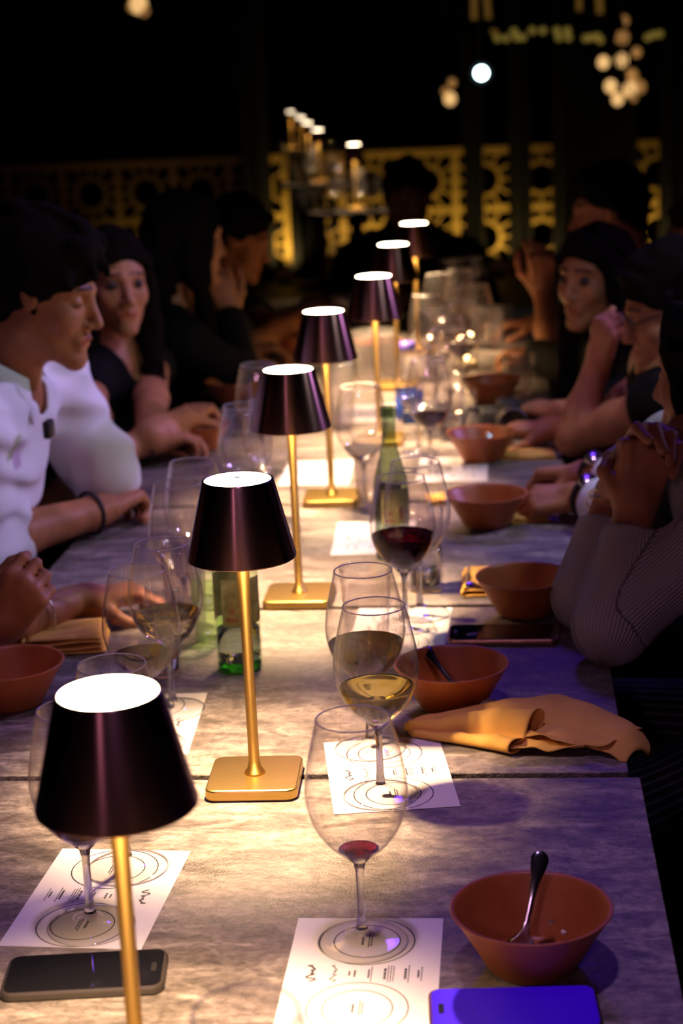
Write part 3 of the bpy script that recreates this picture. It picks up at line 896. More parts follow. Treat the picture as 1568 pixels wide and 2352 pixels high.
def menu(x, y, rz, la): 
    o = MENU((x, y, TT), la, rz, 'printed tasting menus under the glasses'); o['category'] = 'menu'
menu(-0.427, 1.627, -0.05, 'white menu sheet under two glass feet left of the nearest lamp stem')
menu(-0.1445, 1.470, PI, 'front white menu sheet with the front glass on its rear circle')
menu(-0.149, 1.945, PI + 0.15, 'bright white menu sheet lying across the front table seam')
menu(-0.478, 2.114, 0.05, 'white menu sheet showing right of the nearest lamp shade')
menu(-0.165, 2.486, PI - 0.02, 'white menu sheet left of the gold-edged phone')
menu(-0.240, 3.016, PI + 0.03, 'white menu sheet left of the dark green bottle base')
menu(-0.395, 3.54, 0.03, 'white menu sheet behind the fourth lamp base')
menu(-0.115, 3.54, PI, 'white menu sheet before the fifth bowl rim, under the far red wine glass')
menu(-0.33, 4.16, 0.02, 'white menu sheet behind the fifth lamp')
menu(-0.03, 5.45, PI + 0.1, 'far bright menu sheet beside the raised forearm')

# ------------------------------------------------------------------ terracotta bowls
BR = cr([(0.0, 0.001), (0.034, 0.001), (0.041, 0.0035), (0.047, 0.013), (0.0565, 0.030), (0.0675, 0.049), (0.0735, 0.0585)], 3)
BI = cr([(0.0725, 0.0605), (0.0700, 0.0590), (0.0640, 0.050), (0.0530, 0.031), (0.0435, 0.014), (0.036, 0.0065), (0.0, 0.0055)], 3)
bowl_obj = obj('serving_bowl', lathe(BR + [(0.0748, 0.0598), (0.0742, 0.0608)] + BI, 72), M['terracotta'])
bowl_obj['category'] = 'bowl'
BOWLS = Maker(bowl_obj)
def bowl(p, la, sc=1.0):
    o = BOWLS(p, la, random.uniform(0, 6), 'terracotta bowls along the table', sc); o['category'] = 'bowl'
bB1 = (0.012, 1.487, TT); bB2 = (-0.079, 2.165, TT); bB3 = (0.020, 2.560, TT); bB4 = (-0.042, 3.085, TT); bB5 = (-0.055, 3.62, TT)
bowl(bB1, 'front terracotta bowl with an upright spoon at the lower right')
bowl(bB2, 'terracotta bowl with leftovers and a slanting dark spoon beside the white wine glass')
bowl(bB3, 'terracotta bowl with a spoon resting on its left rim, behind the gold-edged phone')
bowl(bB4, 'empty terracotta bowl by the fingers of the person wearing two watches')
bowl(bB5, 'terracotta bowl with a violet-lit spoon before the black camera')
bowl((-0.672, 2.19, TT), 'terracotta bowl cut by the left edge of the photo')
bowl((-0.6849, 3.7816, 0.7500), 'terracotta bowl under the wristbanded hand of the long-haired woman')
bowl((-0.6744, 4.3135, 0.7500), 'dim terracotta bowl left of the fourth lamp shade', 1.05)
bowl((-0.3604, 4.9018, 0.7500), 'far terracotta bowl behind the fifth lamp stem')
bowl((-0.0398, 4.2547, 0.7500), 'far terracotta bowl in front of the clear plastic tumbler')
bowl((-0.6340, 5.1016, 0.7500), 'far dark bowl by the orange-lit forearm', 0.9)

def spoon_mesh(a, b, up, wid=1.0):
    """a centre of the spoon head, b end of the handle"""
    a = Vector(a); b = Vector(b); d = (b - a).normalized(); Ln = (b - a).length
    sd = d.cross(Vector(up)).normalized(); n = sd.cross(d).normalized()
    bm = bmesh.new()
    st = [(-0.026, 0.001, 0), (-0.024, 0.008, 0), (-0.017, 0.015, -.002), (-0.008, 0.0185, -.004), (0.002, 0.0185, -.0045), (0.012, 0.0150, -.003), (0.020, 0.0085, -.0005), (0.026, 0.0038, .001), (0.035, 0.0030, .001)]
    for q in (0.35, 0.5, 0.65, 0.8, 0.9, 0.96, 1.0):
        st.append((0.03 + (Ln - 0.03) * q, (0.0032, 0.0040, 0.0055, 0.0078, 0.0085, 0.0065, 0.002)[(0.35, 0.5, 0.65, 0.8, 0.9, 0.96, 1.0).index(q)], 0.001 + 0.004 * math.sin(q * 3.0)))
    rings = []
    for s, w_, dz in st:
        c = a + d * s; w_ *= wid; bw = 0.005 if s < 0.022 else 0.0
        dp = -dz if s < 0.022 else 0
        rings.append([bm.verts.new(c + sd * (w_ * x) + n * (z + (dz if s >= 0.022 else 0) - (0.0055 * (1 - x * x) * (w_ / 0.0185) if s < 0.022 else 0))) for x, z in ((-1, 0), (-.6, .0006), (0, .0008), (.6, .0006), (1, 0), (.6, -.0006), (0, -.0008), (-.6, -.0006))])
    for r1, r2 in zip(rings, rings[1:]):
        for k in range(8): bm.faces.new((r1[k], r1[(k + 1) % 8], r2[(k + 1) % 8], r2[k]))
    bm.faces.new(rings[0][::-1]); bm.faces.new(rings[-1])
    bmesh.ops.recalc_face_normals(bm, faces=bm.faces)
    return bm
def spoon(a, b, up, la):
    a = Vector(a); bm = spoon_mesh((0, 0, 0), Vector(b) - a, up)
    o = obj('spoon', bm, M['steel']); o.location = a
    return tag(o, la, 'spoon', 'spoons in the bowls')
spoon((0.000, 1.470, TT + 0.016), (0.0228, 1.5220, 0.8489), (0, -1, 0.3), 'dark steel spoon standing upright in the front bowl')
spoon((-0.062, 2.150, TT + 0.016), (-0.1185, 2.2350, 0.8076), (0, -1, 0.5), 'dark spoon slanting up left out of the leftovers bowl')
spoon((0.008, 2.545, TT + 0.020), (-0.0693, 2.5550, 0.7983), (0, -0.3, 1), 'thin steel spoon resting on the bowl rim behind the phone')
spoon((-0.070, 3.612, TT + 0.018), (-0.0355, 3.6400, 0.8029), (0, -1, 0.4), 'violet-lit spoon in the bowl before the black camera')

def lump(name, loc, r, m, la, cat, sq=(1, 1, .6), seed=1, parent=None):
    bm = bmesh.new(); bmesh.ops.create_icosphere(bm, subdivisions=3, radius=1)
    r_ = random.Random(seed); ph = [r_.uniform(0, 6) for _ in range(6)]
    for v in bm.verts:
        k = 1 + .18 * math.sin(3 * v.co.x + ph[0]) * math.cos(4 * v.co.y + ph[1]) + .12 * math.sin(6 * v.co.z + ph[2] + 3 * v.co.x)
        v.co = Vector((v.co.x * r * sq[0] * k, v.co.y * r * sq[1] * k, v.co.z * r * sq[2] * k))
    o = obj(name, bm, m); o.location = loc
    return tag(o, la, cat)
lump('leftover_cream', (-0.004, 1.464, TT + 0.0185), 0.010, M['cream'], 'spoonful of pale leftover cream on the front spoon', 'food', (1.3, 1, .6), 1)
lump('leftover_cream', (-0.050, 2.143, TT + 0.013), 0.014, M['cream'], 'white leftover cream by the slanting dark spoon', 'food', (1.7, .9, .5), 3)
cb = obj('bread_cube', box(0.026, 0.022, 0.026, (0, 0, 0.013), 0.004), M['napkin']); cb.location = (-0.100, 2.16, TT + 0.0055)
tag(cb, 'golden cube of food in the leftovers bowl', 'food')
for i, (x, y) in enumerate(((0.04, 1.500), (0.052, 1.476), (0.028, 1.508))):
    lump('food_crumb', (bB1[0] + x - .01, y + .012, TT + 0.021 + .003 * i), 0.0025, M['cream'], 'tiny food crumb stuck inside the front bowl', 'crumb', (1, 1, 1), 5 + i)
for o in bpy.data.objects:
    if o.name.startswith('food_crumb'): o['group'] = 'crumbs in the front bowl'

# ------------------------------------------------------------------ napkins
def loft(bm, secs):
    rows = [[bm.verts.new(p) for p in s] for s in secs]
    for a, b in zip(rows, rows[1:]):
        for k in range(len(a) - 1): bm.faces.new((a[k], a[k + 1], b[k + 1], b[k]))
    return bm
def crumpled_napkin():
    bm = bmesh.new()
    tip = np.array([-0.137, 2.072, 0.0]); far = np.array([0.085, 2.20, 0.0]); ex = nv([0.245, 0.0, 0])
    rr = random.Random(5)
    def wob(x, y): return 0.0022 * math.sin(90 * x + 40 * y) * math.sin(60 * y - 30 * x + 1) + 0.0012 * math.sin(210 * x - 150 * y)
    # back sheet: from a ridge sloping to the rear edge
    def sec(t, pts, z0=0.0):
        # t 0 at the left tip, 1 at the right; pts rows (v across, z) scaled
        out = []
        for v, z in pts:
            s = min(1.0, 0.12 + 1.05 * t ** 0.85)
            yb = 2.068 - 0.055 * t
            x = -0.137 + 0.30 * t + (0.85 * v * s * min(1, t / 0.56) if v < 0.02 else 0.017 * s * min(1, t / 0.56))
            y = yb + v * s
            out.append(Vector((x, y, z0 + z * (0.35 + 0.65 * min(1, t * 2.4)) + (wob(x, y) if z > 0.006 else 0))))
        return out
    back = [(0.185, 0.001), (0.165, 0.010), (0.140, 0.019), (0.115, 0.026), (0.090, 0.030), (0.065, 0.031), (0.040, 0.028), (0.020, 0.022), (0.006, 0.014), (-0.004, 0.006)]
    secs = []
    for i in range(29):
        t = i / 28
        # the rear corner is highest near the middle and tapers away to the right tip
        taper = 1.0 if t < 0.62 else max(0.12, 1 - (t - 0.62) / 0.38 * 0.80)
        sh = 0.0 if t < 0.62 else -(t - 0.62) * 0.10
        s = sec(t, [(v * taper + sh, z * (1 if t < 0.6 else 1 - 0.45 * (t - .6) / .4)) for v, z in back], 0.002)
        if t > 0.93:
            for p in s: p.z -= (t - 0.93) * 0.18
        secs.append(s)
    loft(bm, secs)
    # standing loop fold that ends in an open roll
    loop = [(-0.004, 0.006), (0.006, 0.018), (0.012, 0.030), (0.006, 0.040), (-0.006, 0.043), (-0.018, 0.036), (-0.024, 0.022), (-0.028, 0.010), (-0.038, 0.004), (-0.046, 0.003)]
    loft(bm, [sec(0.02 + 0.54 * i / 16, loop, 0.002) for i in range(17)])
    # front roll ending in a small loop
    roll = [(-0.018, 0.004), (-0.030, 0.012), (-0.044, 0.020), (-0.058, 0.020), (-0.066, 0.012), (-0.062, 0.003), (-0.050, 0.001), (-0.036, 0.002)]
    loft(bm, [sec(0.03 + 0.54 * i / 16, roll, 0.001) for i in range(17)])
    # flap that runs on flat to a right-hand point
    secs = []
    for i in range(15):
        u = i / 14; t = 0.52 + 0.30 * u; w_ = 0.062 * (1 - u) + 0.006
        s = []
        for q in range(8):
            v = -0.060 * (1 - 0.25 * u) + w_ * q / 7 * 1.0 + 0.012 * u
            s.append(sec(t, [(v, 0.006 + 0.007 * math.sin(q * 1.1 + 5 * u) ** 2)], 0.001)[0])
        secs.append(s)
    loft(bm, secs)
    # middle layer visible between the roll and the back sheet
    secs = []
    for i in range(15):
        u = i / 14; t = 0.50 + 0.42 * u
        s = []
        for q in range(7):
            v = -0.032 + 0.06 * q / 6 + 0.004 * math.sin(9 * u + q)
            s.append(sec(t, [(v, 0.010 + 0.009 * math.sin(q * 0.9 + 4 * u) ** 2)], 0.002)[0])
        secs.append(s)
    loft(bm, secs)
    o = obj('napkin', bm, M['napkin'])
    md = o.modifiers.new('sub', 'SUBSURF'); md.levels = 1; md.render_levels = 1
    md = o.modifiers.new('thick', 'SOLIDIFY'); md.thickness = 0.0011; md.offset = 0
    base = Vector((0, 2.08, TT))
    for v in o.data.vertices: v.co.y -= 2.08; v.co.z += 0.001
    o.location = base
    return tag(o, 'crumpled yellow cloth napkin hanging over the right table edge', 'napkin', 'yellow napkins')
crumpled_napkin()
def folded_napkin(loc, sx, sy, rz, la, layers=3):
    bm = bmesh.new()
    prof = []
    # a folded stack: wavy layers joined at the left edge
    n = 14
    for k in range(layers):
        zz = 0.003 + 0.0065 * k
        secs = []
        for i in range(n + 1):
            u = i / n
            row = []
            for j in range(9):
                v = j / 8
                row.append(Vector(((u - .5) * sx * (1 - 0.03 * k), (v - .5) * sy * (1 - 0.05 * k), zz + 0.0022 * math.sin(5 * u + 2 * k) * math.sin(3 * v + k) - 0.003 * (k > 0) * (u > .97))))
            secs.append(row)
        loft(bm, secs)
    for k in range(layers - 1):
        secs = []
        for i in range(7):
            a = -PI / 2 + PI * i / 6
            zz = 0.003 + 0.0065 * k + 0.00325
            secs.append([Vector((-sx / 2 * (1 - 0.03 * k) - 0.006 * math.cos(a), (j / 8 - .5) * sy * (1 - 0.05 * k), zz + 0.0034 * math.sin(a))) for j in range(9)])
        loft(bm, secs)
    o = obj('napkin', bm, M['napkin'])
    md = o.modifiers.new('thick', 'SOLIDIFY'); md.thickness = 0.0018; md.offset = 0
    o.location = loc; o.rotation_euler = (0, 0, rz)
    return tag(o, la, 'napkin', 'yellow napkins')
folded_napkin((0.035, 2.705, TT), 0.215, 0.12, 0.0, 'folded yellow napkin behind the bowl with the spoon on its rim')
folded_napkin((-0.6569, 2.4420, 0.7500), 0.12, 0.11, 0.15, 'folded yellow napkin beside the braceleted forearm on the left', 4)
folded_napkin((0.0426, 3.6382, 0.7500), 0.11, 0.07, 0.0, 'small folded napkin right of the bowl with the violet-lit spoon', 2)
folded_napkin((-0.0994, 3.2733, 0.7500), 0.10, 0.06, 0.2, 'small yellow napkin behind the empty bowl', 2)
folded_napkin((0.0345, 3.1152, 0.7500), 0.07, 0.05, 0.3, 'yellow napkin corner under the fingers wearing two watches', 2)

# ------------------------------------------------------------------ phones
def phone(loc, rz, la, frame='phone_case', screen='phone_glass', L_=0.150, W_=0.074):
    t = empty('smartphone', loc, rz)
    tag(t, la, 'phone', 'phones lying on the table')
    obj('case', slab(L_, W_, 0.0088, 0.011, (0, 0, 0.0003), 0.0022), M[frame], t, False)
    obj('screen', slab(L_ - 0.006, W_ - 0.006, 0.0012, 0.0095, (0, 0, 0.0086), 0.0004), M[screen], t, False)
    obj('camera_pill', slab(0.005, 0.016, 0.0004, 0.0024, (-L_ / 2 + 0.011, 0, 0.0097), 0, 4), M['black_rubber'], t, False)
    for k, (x, ln) in enumerate(((-0.045, .008), (-0.028, .017), (0.02, .014))):
        obj('side_button', box(ln, 0.0012, 0.003, (x, -W_ / 2 - 0.0001, 0.005), 0.0005), M[frame], t, False)
    return t
phone((-0.402, 1.458, TT), 0.115 + PI, 'black phone in a grey case at the lower left behind the nearest lamp stem')
phone((-0.005, 1.397, TT), 0.06, 'phone at the lower right with a blue reflection painted on its screen', 'phone_gold', 'phone_reflection')
phone((-0.0135, 2.446, TT), -0.01, 'phone with a golden frame and black screen in front of a bowl', 'phone_gold', L_=0.160)

# ------------------------------------------------------------------ tumblers and pitchers
def fluted(r0, r1, h, n=72, fl=14, amp=0.022, th=0.0014, lip=0.02):
    bm = bmesh.new()
    prof = [(0.0, 0.001), (r0 * 0.95, 0.001), (r0, 0.004)] + [(r0 + (r1 - r0) * u, 0.004 + (h - 0.004) * u) for u in (0.1, 0.3, 0.5, 0.7, 0.84, 0.86, 0.9, 1.0)] + \
           [(r1 - th, h)] + [(r0 + (r1 - r0) * u - th, 0.008 + (h - 0.008) * u) for u in (0.88, 0.5, 0.1)] + [(r0 - th - .001, 0.009), (0, 0.009)]
    rings = []
    for r, z in prof:
        a = amp if 0.01 * h < z < 0.85 * h else 0.0
        if r < 1e-6: rings.append([bm.verts.new((0, 0, z))])
        else: rings.append([bm.verts.new(((r * (1 + a * math.cos(fl * 2 * PI * k / n))) * math.cos(2 * PI * k / n), (r * (1 + a * math.cos(fl * 2 * PI * k / n))) * math.sin(2 * PI * k / n), z)) for k in range(n)])
    for a, b in zip(rings, rings[1:]):
        for k in range(n):
            k2 = (k + 1) % n
            if len(a) == 1: bm.faces.new((a[0], b[k2], b[k]))
            elif len(b) == 1: bm.faces.new((a[k], a[k2], b[0]))
            else: bm.faces.new((a[k], a[k2], b[k2], b[k]))
    bmesh.ops.recalc_face_normals(bm, faces=bm.faces)
    return bm
def tumbler(loc, la, r0=0.029, r1=0.036, h=0.15, m='thin_frost', water=0.0, name='tumbler', cat='tumbler', liquid_m='water'):
    t = empty(name, loc); tag(t, la, cat)
    obj('glass_wall', fluted(r0, r1, h), M[m], t)
    if water:
        rw = r0 + (r1 - r0) * water - 0.003
        obj('drink', lathe([(0, 0.0105), (r0 - 0.004, 0.0105), (rw, h * water), (0, h * water)], 40), M[liquid_m], t)
    return t
tumbler((-0.4786, 2.4588, 0.7500), 'tall scuffed ribbed plastic tumbler left of the second lamp stem', 0.027, 0.034, 0.150)
tumbler((-0.4792, 2.2984, 0.7500), 'slim dark drink tumbler behind the left red wine glass', 0.020, 0.024, 0.13, 'thin', 0.6)
tumbler((-0.4398, 2.4531, 0.7500), 'pale green glass tumbler half hidden behind the label bottle', 0.026, 0.03, 0.10, 'green_glass')
tumbler((-0.1354, 2.6905, 0.7500), 'clear tumbler with ribs before the folded yellow napkin', 0.027, 0.031, 0.135, 'thin', 0.55)
tumbler((-0.2092, 2.4335, 0.7500), 'ribbed tumbler seen through the red wine glass', 0.03, 0.0375, 0.115, 'thin')
tumbler((-0.3874, 3.9830, 0.7500), 'tall ribbed plastic tumbler right of the fourth lamp shade', 0.032, 0.04, 0.16)
tumbler((-0.2688, 3.2879, 0.7500), 'frosted tumbler standing behind the water-filled wine glass', 0.024, 0.03, 0.13)
tumbler((-0.1270, 3.8327, 0.7500), 'clear water glass left of the black camera', 0.028, 0.034, 0.12, 'thin', 0.5)
tumbler((0.0268, 4.3605, 0.7500), 'clear plastic tumbler in front of the black-topped woman', 0.032, 0.042, 0.10, 'thin_frost')
tumbler((-0.3415, 4.5691, 0.7500), 'wide clear pitcher behind the fifth lamp stem', 0.048, 0.062, 0.14, name='pitcher', cat='pitcher')
tumbler((-0.5182, 5.5411, 0.7500), 'far clear cup left of the fifth lamp shade', 0.034, 0.045, 0.11)
tumbler((-0.0541, 5.0921, 0.7500), 'wide far tumbler right of the glinting glasses', 0.04, 0.05, 0.12)
tumbler((-0.0164, 5.2485, 0.7500), 'far clear tumbler nearest the raised forearm', 0.033, 0.04, 0.10, 'thin')
tumbler((-0.1965, 5.1993, 0.7500), 'far clear tumbler beside the seventh lamp stem', 0.033, 0.038, 0.11, 'thin')
tumbler((-0.3029, 4.6950, 0.7500), 'far clear tumbler before the sixth lamp', 0.03, 0.036, 0.11)
tumbler((-0.1005, 3.9481, 0.7500), 'small clear tumbler between the camera and the water glass', 0.026, 0.03, 0.09, 'thin')

# ------------------------------------------------------------------ bottles
def bottle(loc, la, m, r=0.031, h=0.265, labelm='yellow_label', cap=None, base=None, water=0.0, name='glass_bottle', neck=.012, shoulder=.55):
    t = empty(name, loc); tag(t, la, 'bottle', 'bottles on the table')
    s = h * shoulder
    pr = cr([(0.0, 0.004), (r * 0.7, 0.0015), (r * 0.95, 0.003), (r, 0.012), (r, s * 0.6), (r, s), (r * 0.82, s + h * .09), (neck * 1.35, s + h * .2), (neck, s + h * .3), (neck, h - 0.02)], 3)
    pr += [(neck + .002, h - 0.018), (neck + .0022, h - 0.006), (neck + .001, h), (neck - .003, h), (neck - .003, h - .02)]
    obj('bottle_body', lathe(pr, 48), M[m], t)
    if base: obj('thick_base', lathe([(0, 0.003), (r * .8, 0.002), (r * .95, 0.004), (r * .96, 0.010), (r * .6, 0.016), (0, 0.022)], 40), M[base], t)
    if labelm:
        lb = lathe([(r + .0004, s * .34), (r + .0007, s * .31), (r + .0007, s * .92), (r + .0004, s * .93)], 48) if labelm != 'yellow_label' else lathe([(r + .0004, s * .50), (r + .0007, s * .51), (r + .0007, s * .95), (r + .0004, s * .96)], 48)
        # the wrapper covers the front and back, with a gap on each side
        dl = [f for f in lb.faces if abs(math.cos(math.atan2(f.calc_center_median().y, f.calc_center_median().x) - 0.5)) > 0.86]
        bmesh.ops.delete(lb, geom=dl, context='FACES')
        o = obj('label_wrap', lb, M[labelm], t)
        for k, (a0, a1, z0, z1) in enumerate(((-1.9, -1.4, .54, .58), (-1.75, -1.5, .62, .68), (-1.05, -0.85, .56, .74))):
            n = 8; b = bmesh.new()
            lo = [b.verts.new(((r + .0011) * math.cos(a0 + (a1 - a0) * q / n), (r + .0011) * math.sin(a0 + (a1 - a0) * q / n), s * z0)) for q in range(n + 1)]
            hi = [b.verts.new(((r + .0011) * math.cos(a0 + (a1 - a0) * q / n), (r + .0011) * math.sin(a0 + (a1 - a0) * q / n), s * z1)) for q in range(n + 1)]
            for q in range(n): b.faces.new((lo[q], lo[q + 1], hi[q + 1], hi[q]))
            obj('label_print', b, M['brown_label'] if labelm == 'yellow_label' else M['white_label'], o)
    if cap:
        obj('cap', lathe([(0, h + .001), (neck + .003, h + .001), (neck + .0045, h - .001), (neck + .0045, h - .017), (neck + .0035, h - .018)], 32), M[cap], t)
    if water: obj('drink', lathe([(0, 0.023), (r * .9, 0.016), (r * .94, 0.02), (r * .94, s * water), (0, s * water)], 40), M['water'], t)
    return t
bottle((-0.3812, 2.3258, 0.7500), 'pale green glass bottle with yellow labels behind the second lamp stem', 'green_glass', 0.0315, 0.262, base='green_base', water=0.42)
bottle((-0.1986, 2.8793, 0.7500), 'dark green glass bottle behind the red wine glass', 'dark_glass', 0.029, 0.262, shoulder=.5)
bottle((-0.2175, 3.8664, 0.7500), 'clear plastic water bottle with a navy cap and blue label', 'thin', 0.031, 0.215, 'blue_label', 'blue_cap', name='water_bottle', neck=.013)

# ------------------------------------------------------------------ tealight, camera, small things
t = empty('tealight_holder', (-0.1077, 4.7181, 0.7500)); tag(t, 'bright burning tealight in a small glass among the far glasses', 'candle')
obj('glass_cup', lathe([(0, .001), (.026, .001), (.03, .006), (.033, .06), (.0315, .06), (.0285, .009), (0, .008)], 40), M['thin'], t)
obj('wax', lathe([(0, .012), (.025, .012), (.026, .028), (0, .027)], 32), M['wax'], t)
obj('flame', lathe([(0, .03), (.004, .034), (.0065, .042), (.004, .052), (0, .06)], 16), M['flame'], t)
lamp('tealight_light', 'POINT', (0, 0, .075), (1.0, .6, .25), 0.8, size=.01, parent=t)

t = empty('camera_body', (-0.0019, 3.9120, 0.7500), 0.15); tag(t, 'black camera with a strap lying beside the far bowls', 'camera')
obj('body', box(0.13, 0.07, 0.055, (0, 0, 0.0285), 0.008), M['black_rubber'], t)
obj('viewfinder_hump', box(0.045, 0.05, 0.02, (0, 0, 0.063), 0.006), M['black_rubber'], t)
lb = lathe([(0, 0), (0.032, 0), (0.034, .004), (0.034, .05), (0.030, .056), (0.027, .054), (0.024, .04), (0, .036)], 40)
for v in lb.verts: v.co = Vector((v.co.x, -0.034 - v.co.z, v.co.y + 0.0355))
obj('lens', lb, M['phone_case'], t)
obj('strap', tube([(-.065, 0, .05), (-.09, -.02, .06), (-.11, -.06, .03), (-.08, -.09, .008), (0.0, -.105, .006), (.07, -.09, .008), (.1, -.05, .03), (.085, -.01, .055), (.065, 0, .05)], .005, 8), M['black_rubber'], t)

# ------------------------------------------------------------------ people
def torso_prims(nb, shA, shB, hip, bf, g=0.0, fem=False, k=.05):
    """shared by skin (g=0) and clothing (g = extra thickness)"""
    nb, shA, shB, hip = [np.asarray(q, float) for q in (nb, shA, shB, hip)]
    l = nv(shA - shB); up = nv((nb - hip) - np.dot(nb - hip, l) * l); f = np.cross(up, l)
    if np.dot(f, bf) < 0: f = -f
    R = np.array([l, f, up]); Hh = np.linalg.norm(nb - hip)
    wch = .155 if fem else .175
    o = [el(hip + up * Hh * .68, R, (wch + g, .105 + g, .17 + g), k), el(hip + up * Hh * .34, R, (.135 + g, .10 + g, .17 + g), k), el(hip + up * .02, R, (.165 + g, .12 + g, .11 + g), k),
         rc(shA, nb - up * .03, .048 + g, .05 + g, .04), rc(shB, nb - up * .03, .048 + g, .05 + g, .04)]
    if fem:
        for q in (1, -1): o.append(el(hip + up * Hh * .62 + f * .085 + l * q * .07, R, (.06 + g, .05 + g, .06 + g), .04))
    return o, (l, f, up)

def person(loc, label, H, nb, shA, shB, hip, bf, arms, cloth, trousers='black_cloth', skin='skin', hair='short', hair_m='hair', h=.0045, fem=False, sleeve_g=.010, cloth_g=.010,
           legs=True, group='guests seated at the long table', eyes=False, wob=None, around=False, fringe=None, mouth=0.0, neckline=.06, hair_h=None, headskin=None, hair_len=.3):
    t = empty('person', loc); tag(t, label, 'person', group)
    sk = (headskin or H.skin(fem, mouth)) + H.neck(nb, .046 if fem else .054)
    tp, (l, f, up) = torso_prims(nb, shA, shB, hip, bf, 0.0, fem)
    sk += tp
    cp, _ = torso_prims(nb, shA, shB, hip, bf, cloth_g, fem)
    nb = np.asarray(nb, float)
    slv = []
    for a in arms:
        s, e, w_ = [np.asarray(q, float) for q in (a['s'], a['e'], a['w'])]
        sc = a.get('r', 1.0)
        sk += [rc(s, mix(s, e, .5), .046 * sc, .042 * sc, .02), rc(mix(s, e, .5), e, .042 * sc, .034 * sc, .02), rc(e, mix(e, w_, .35), .035 * sc, .037 * sc, .02), rc(mix(e, w_, .35), w_, .037 * sc, .0245 * sc, .02)]
        if 'hand' in a: sk += hand(w_, **a['hand'])
        sv = a.get('sleeve', 1.0)     # 0..1 down the upper arm, 1..2 down the forearm
        g = a.get('g', sleeve_g)
        ref = a.get('ref', (0.2, -1.0, 0.1))
        if sv <= 0: continue
        if sv <= 1:
            c = mix(s, e, sv); n = nv(e - s)
            slv += [rc(s, e, .05 * sc + g, .040 * sc + g, .03, cuts=[(c, n)], ref=ref)]
        else:
            c = mix(e, w_, sv - 1); n = nv(w_ - e)
            slv += [rc(s, e, .05 * sc + g, .040 * sc + g, .03, ref=ref), rc(e, w_, .042 * sc + g, .030 * sc + g, .025, cuts=[(c, n)], ref=ref)]
    body = figure_mesh('body', sk, h, M[skin], t, H)
    cp += slv
    if neckline:
        cp.append(rc(nb + up * .05 + f * .02, nb + up * .0 + f * .04, neckline, neckline * .8, .005, sub=True))
    cl = figure_mesh('shirt', cp, h, M[cloth], t, wobble=wob, around=around)
    if hair == 'short': hp = H.short_hair(front=fringe or 0.0)
    elif hair == 'long': hp = H.long_hair(hair_len)
    else: hp = hair
    if hp:
        ho = figure_mesh('hair', hp, hair_h or h, M[hair_m], t, wobble=(.0035, 95))
    if eyes:
        for q in (1, -1):
            b = bmesh.new(); bmesh.ops.create_uvsphere(b, u_segments=16, v_segments=10, radius=.0125)
            o = obj('eyeball', b, M['eye'], t); o.location = Vector(H.p(q * .031, .0775, .0)) - Vector(loc)
            b = bmesh.new(); bmesh.ops.create_uvsphere(b, u_segments=12, v_segments=8, radius=.0062)
            o2 = obj('iris', b, M['iris'], o); o2.location = Vector(H.f * .0078)
    if legs:
        hip = np.asarray(hip, float); lg = []
        bfh = nv((bf[0], bf[1], 0)); sd = nv(np.cross(bfh, (0, 0, 1)))
        shoes = []
        lgs = legs if isinstance(legs, list) else [[hip + sd * q * .10 + bfh * .38 + V(0, 0, -.03), None] for q in (1, -1)]
        for q, (kn, _) in zip((1, -1), lgs):
            hp_ = hip + sd * q * .085; kn = np.asarray(kn, float); an = np.array([kn[0] - bfh[0] * .05, kn[1], .09])
            ref = (0, 0, -1.0)
            lg += [rc(hp_, kn, .088, .064, .03, ref=ref), rc(kn, an, .062, .045, .03, ref=ref)]
            toe = an + bfh * .17; toe[2] = .032
            shoes += [rc(an - bfh * .03 - V(0, 0, .05), toe, .038, .031, .02), rc(an - V(0, 0, .02), an - V(0, 0, .05), .04, .04, .02)]
        lg.append(el(hip, np.array([sd, bfh, V(0, 0, 1)]), (.17, .13, .10), .05))
        figure_mesh('trousers', lg, .006, M[trousers], t, around=(trousers == 'pinstripe'))
        figure_mesh('shoes', shoes, .006, M['black_rubber'], t)
    return t

def band(name, c, axis, r, rad, m, parent, label=None, n=30, squash=1.0):
    ax = nv(axis); e1 = nv(np.cross(ax, (0.1, 0.3, 1))); e2 = np.cross(ax, e1)
    off = np.asarray(c, float) - np.array(parent.location)
    pts = [off + r * (math.cos(2 * PI * k / n) * e1 * squash + math.sin(2 * PI * k / n) * e2) for k in range(n)]
    o = obj(name, tube(pts, rad, 8, closed=True), M[m], parent)
    if label: o['label'] = label
    return o

A3 = np.array
# --- man in the white shirt
hc = A3((-0.7903, 2.9500, 1.2143))
H = Head(hc, (.955, -.10, -.22), (0, 0, 1))
nb = hc + A3((-.075, .0, -.165))
shN = nb + A3((-.03, -.185, -.045)); shF = nb + A3((.03, .175, -.035))
hip = A3((-1.10, 2.95, .57))
eN = A3((-0.9184, 2.8219, 0.7950)); wN = A3((-0.7438, 3.0764, 0.7950))
eF = A3((-0.7696, 3.1949, 0.8450)); wF = A3((-0.8609, 3.2061, 0.7900))
n_ = nv(.50 * H.f - .86 * H.u)
hr = [H.e((0, -.014, .036), (.088, .110, .100), .006, cuts=[(H.p(0, .015, -.010), n_)]), H.e((0, -.055, -.025), (.068, .052, .065), .02),
      H.r((.035, .070, .088), (-.035, .070, .088), .026, None, .012), H.r((0, .05, .115), (0, -.05, .125), .026, None, .02),
      H.r((-.02, .078, .085), (-.030, .104, .046), .014, .006, .008), H.r((.015, .078, .085), (.018, .108, .050), .014, .006, .008), H.r((-.050, .055, .075), (-.062, .068, .030), .014, .006, .01),
      H.r((-.066, .018, .03), (-.070, .020, -.022), .010, .005, .008)]
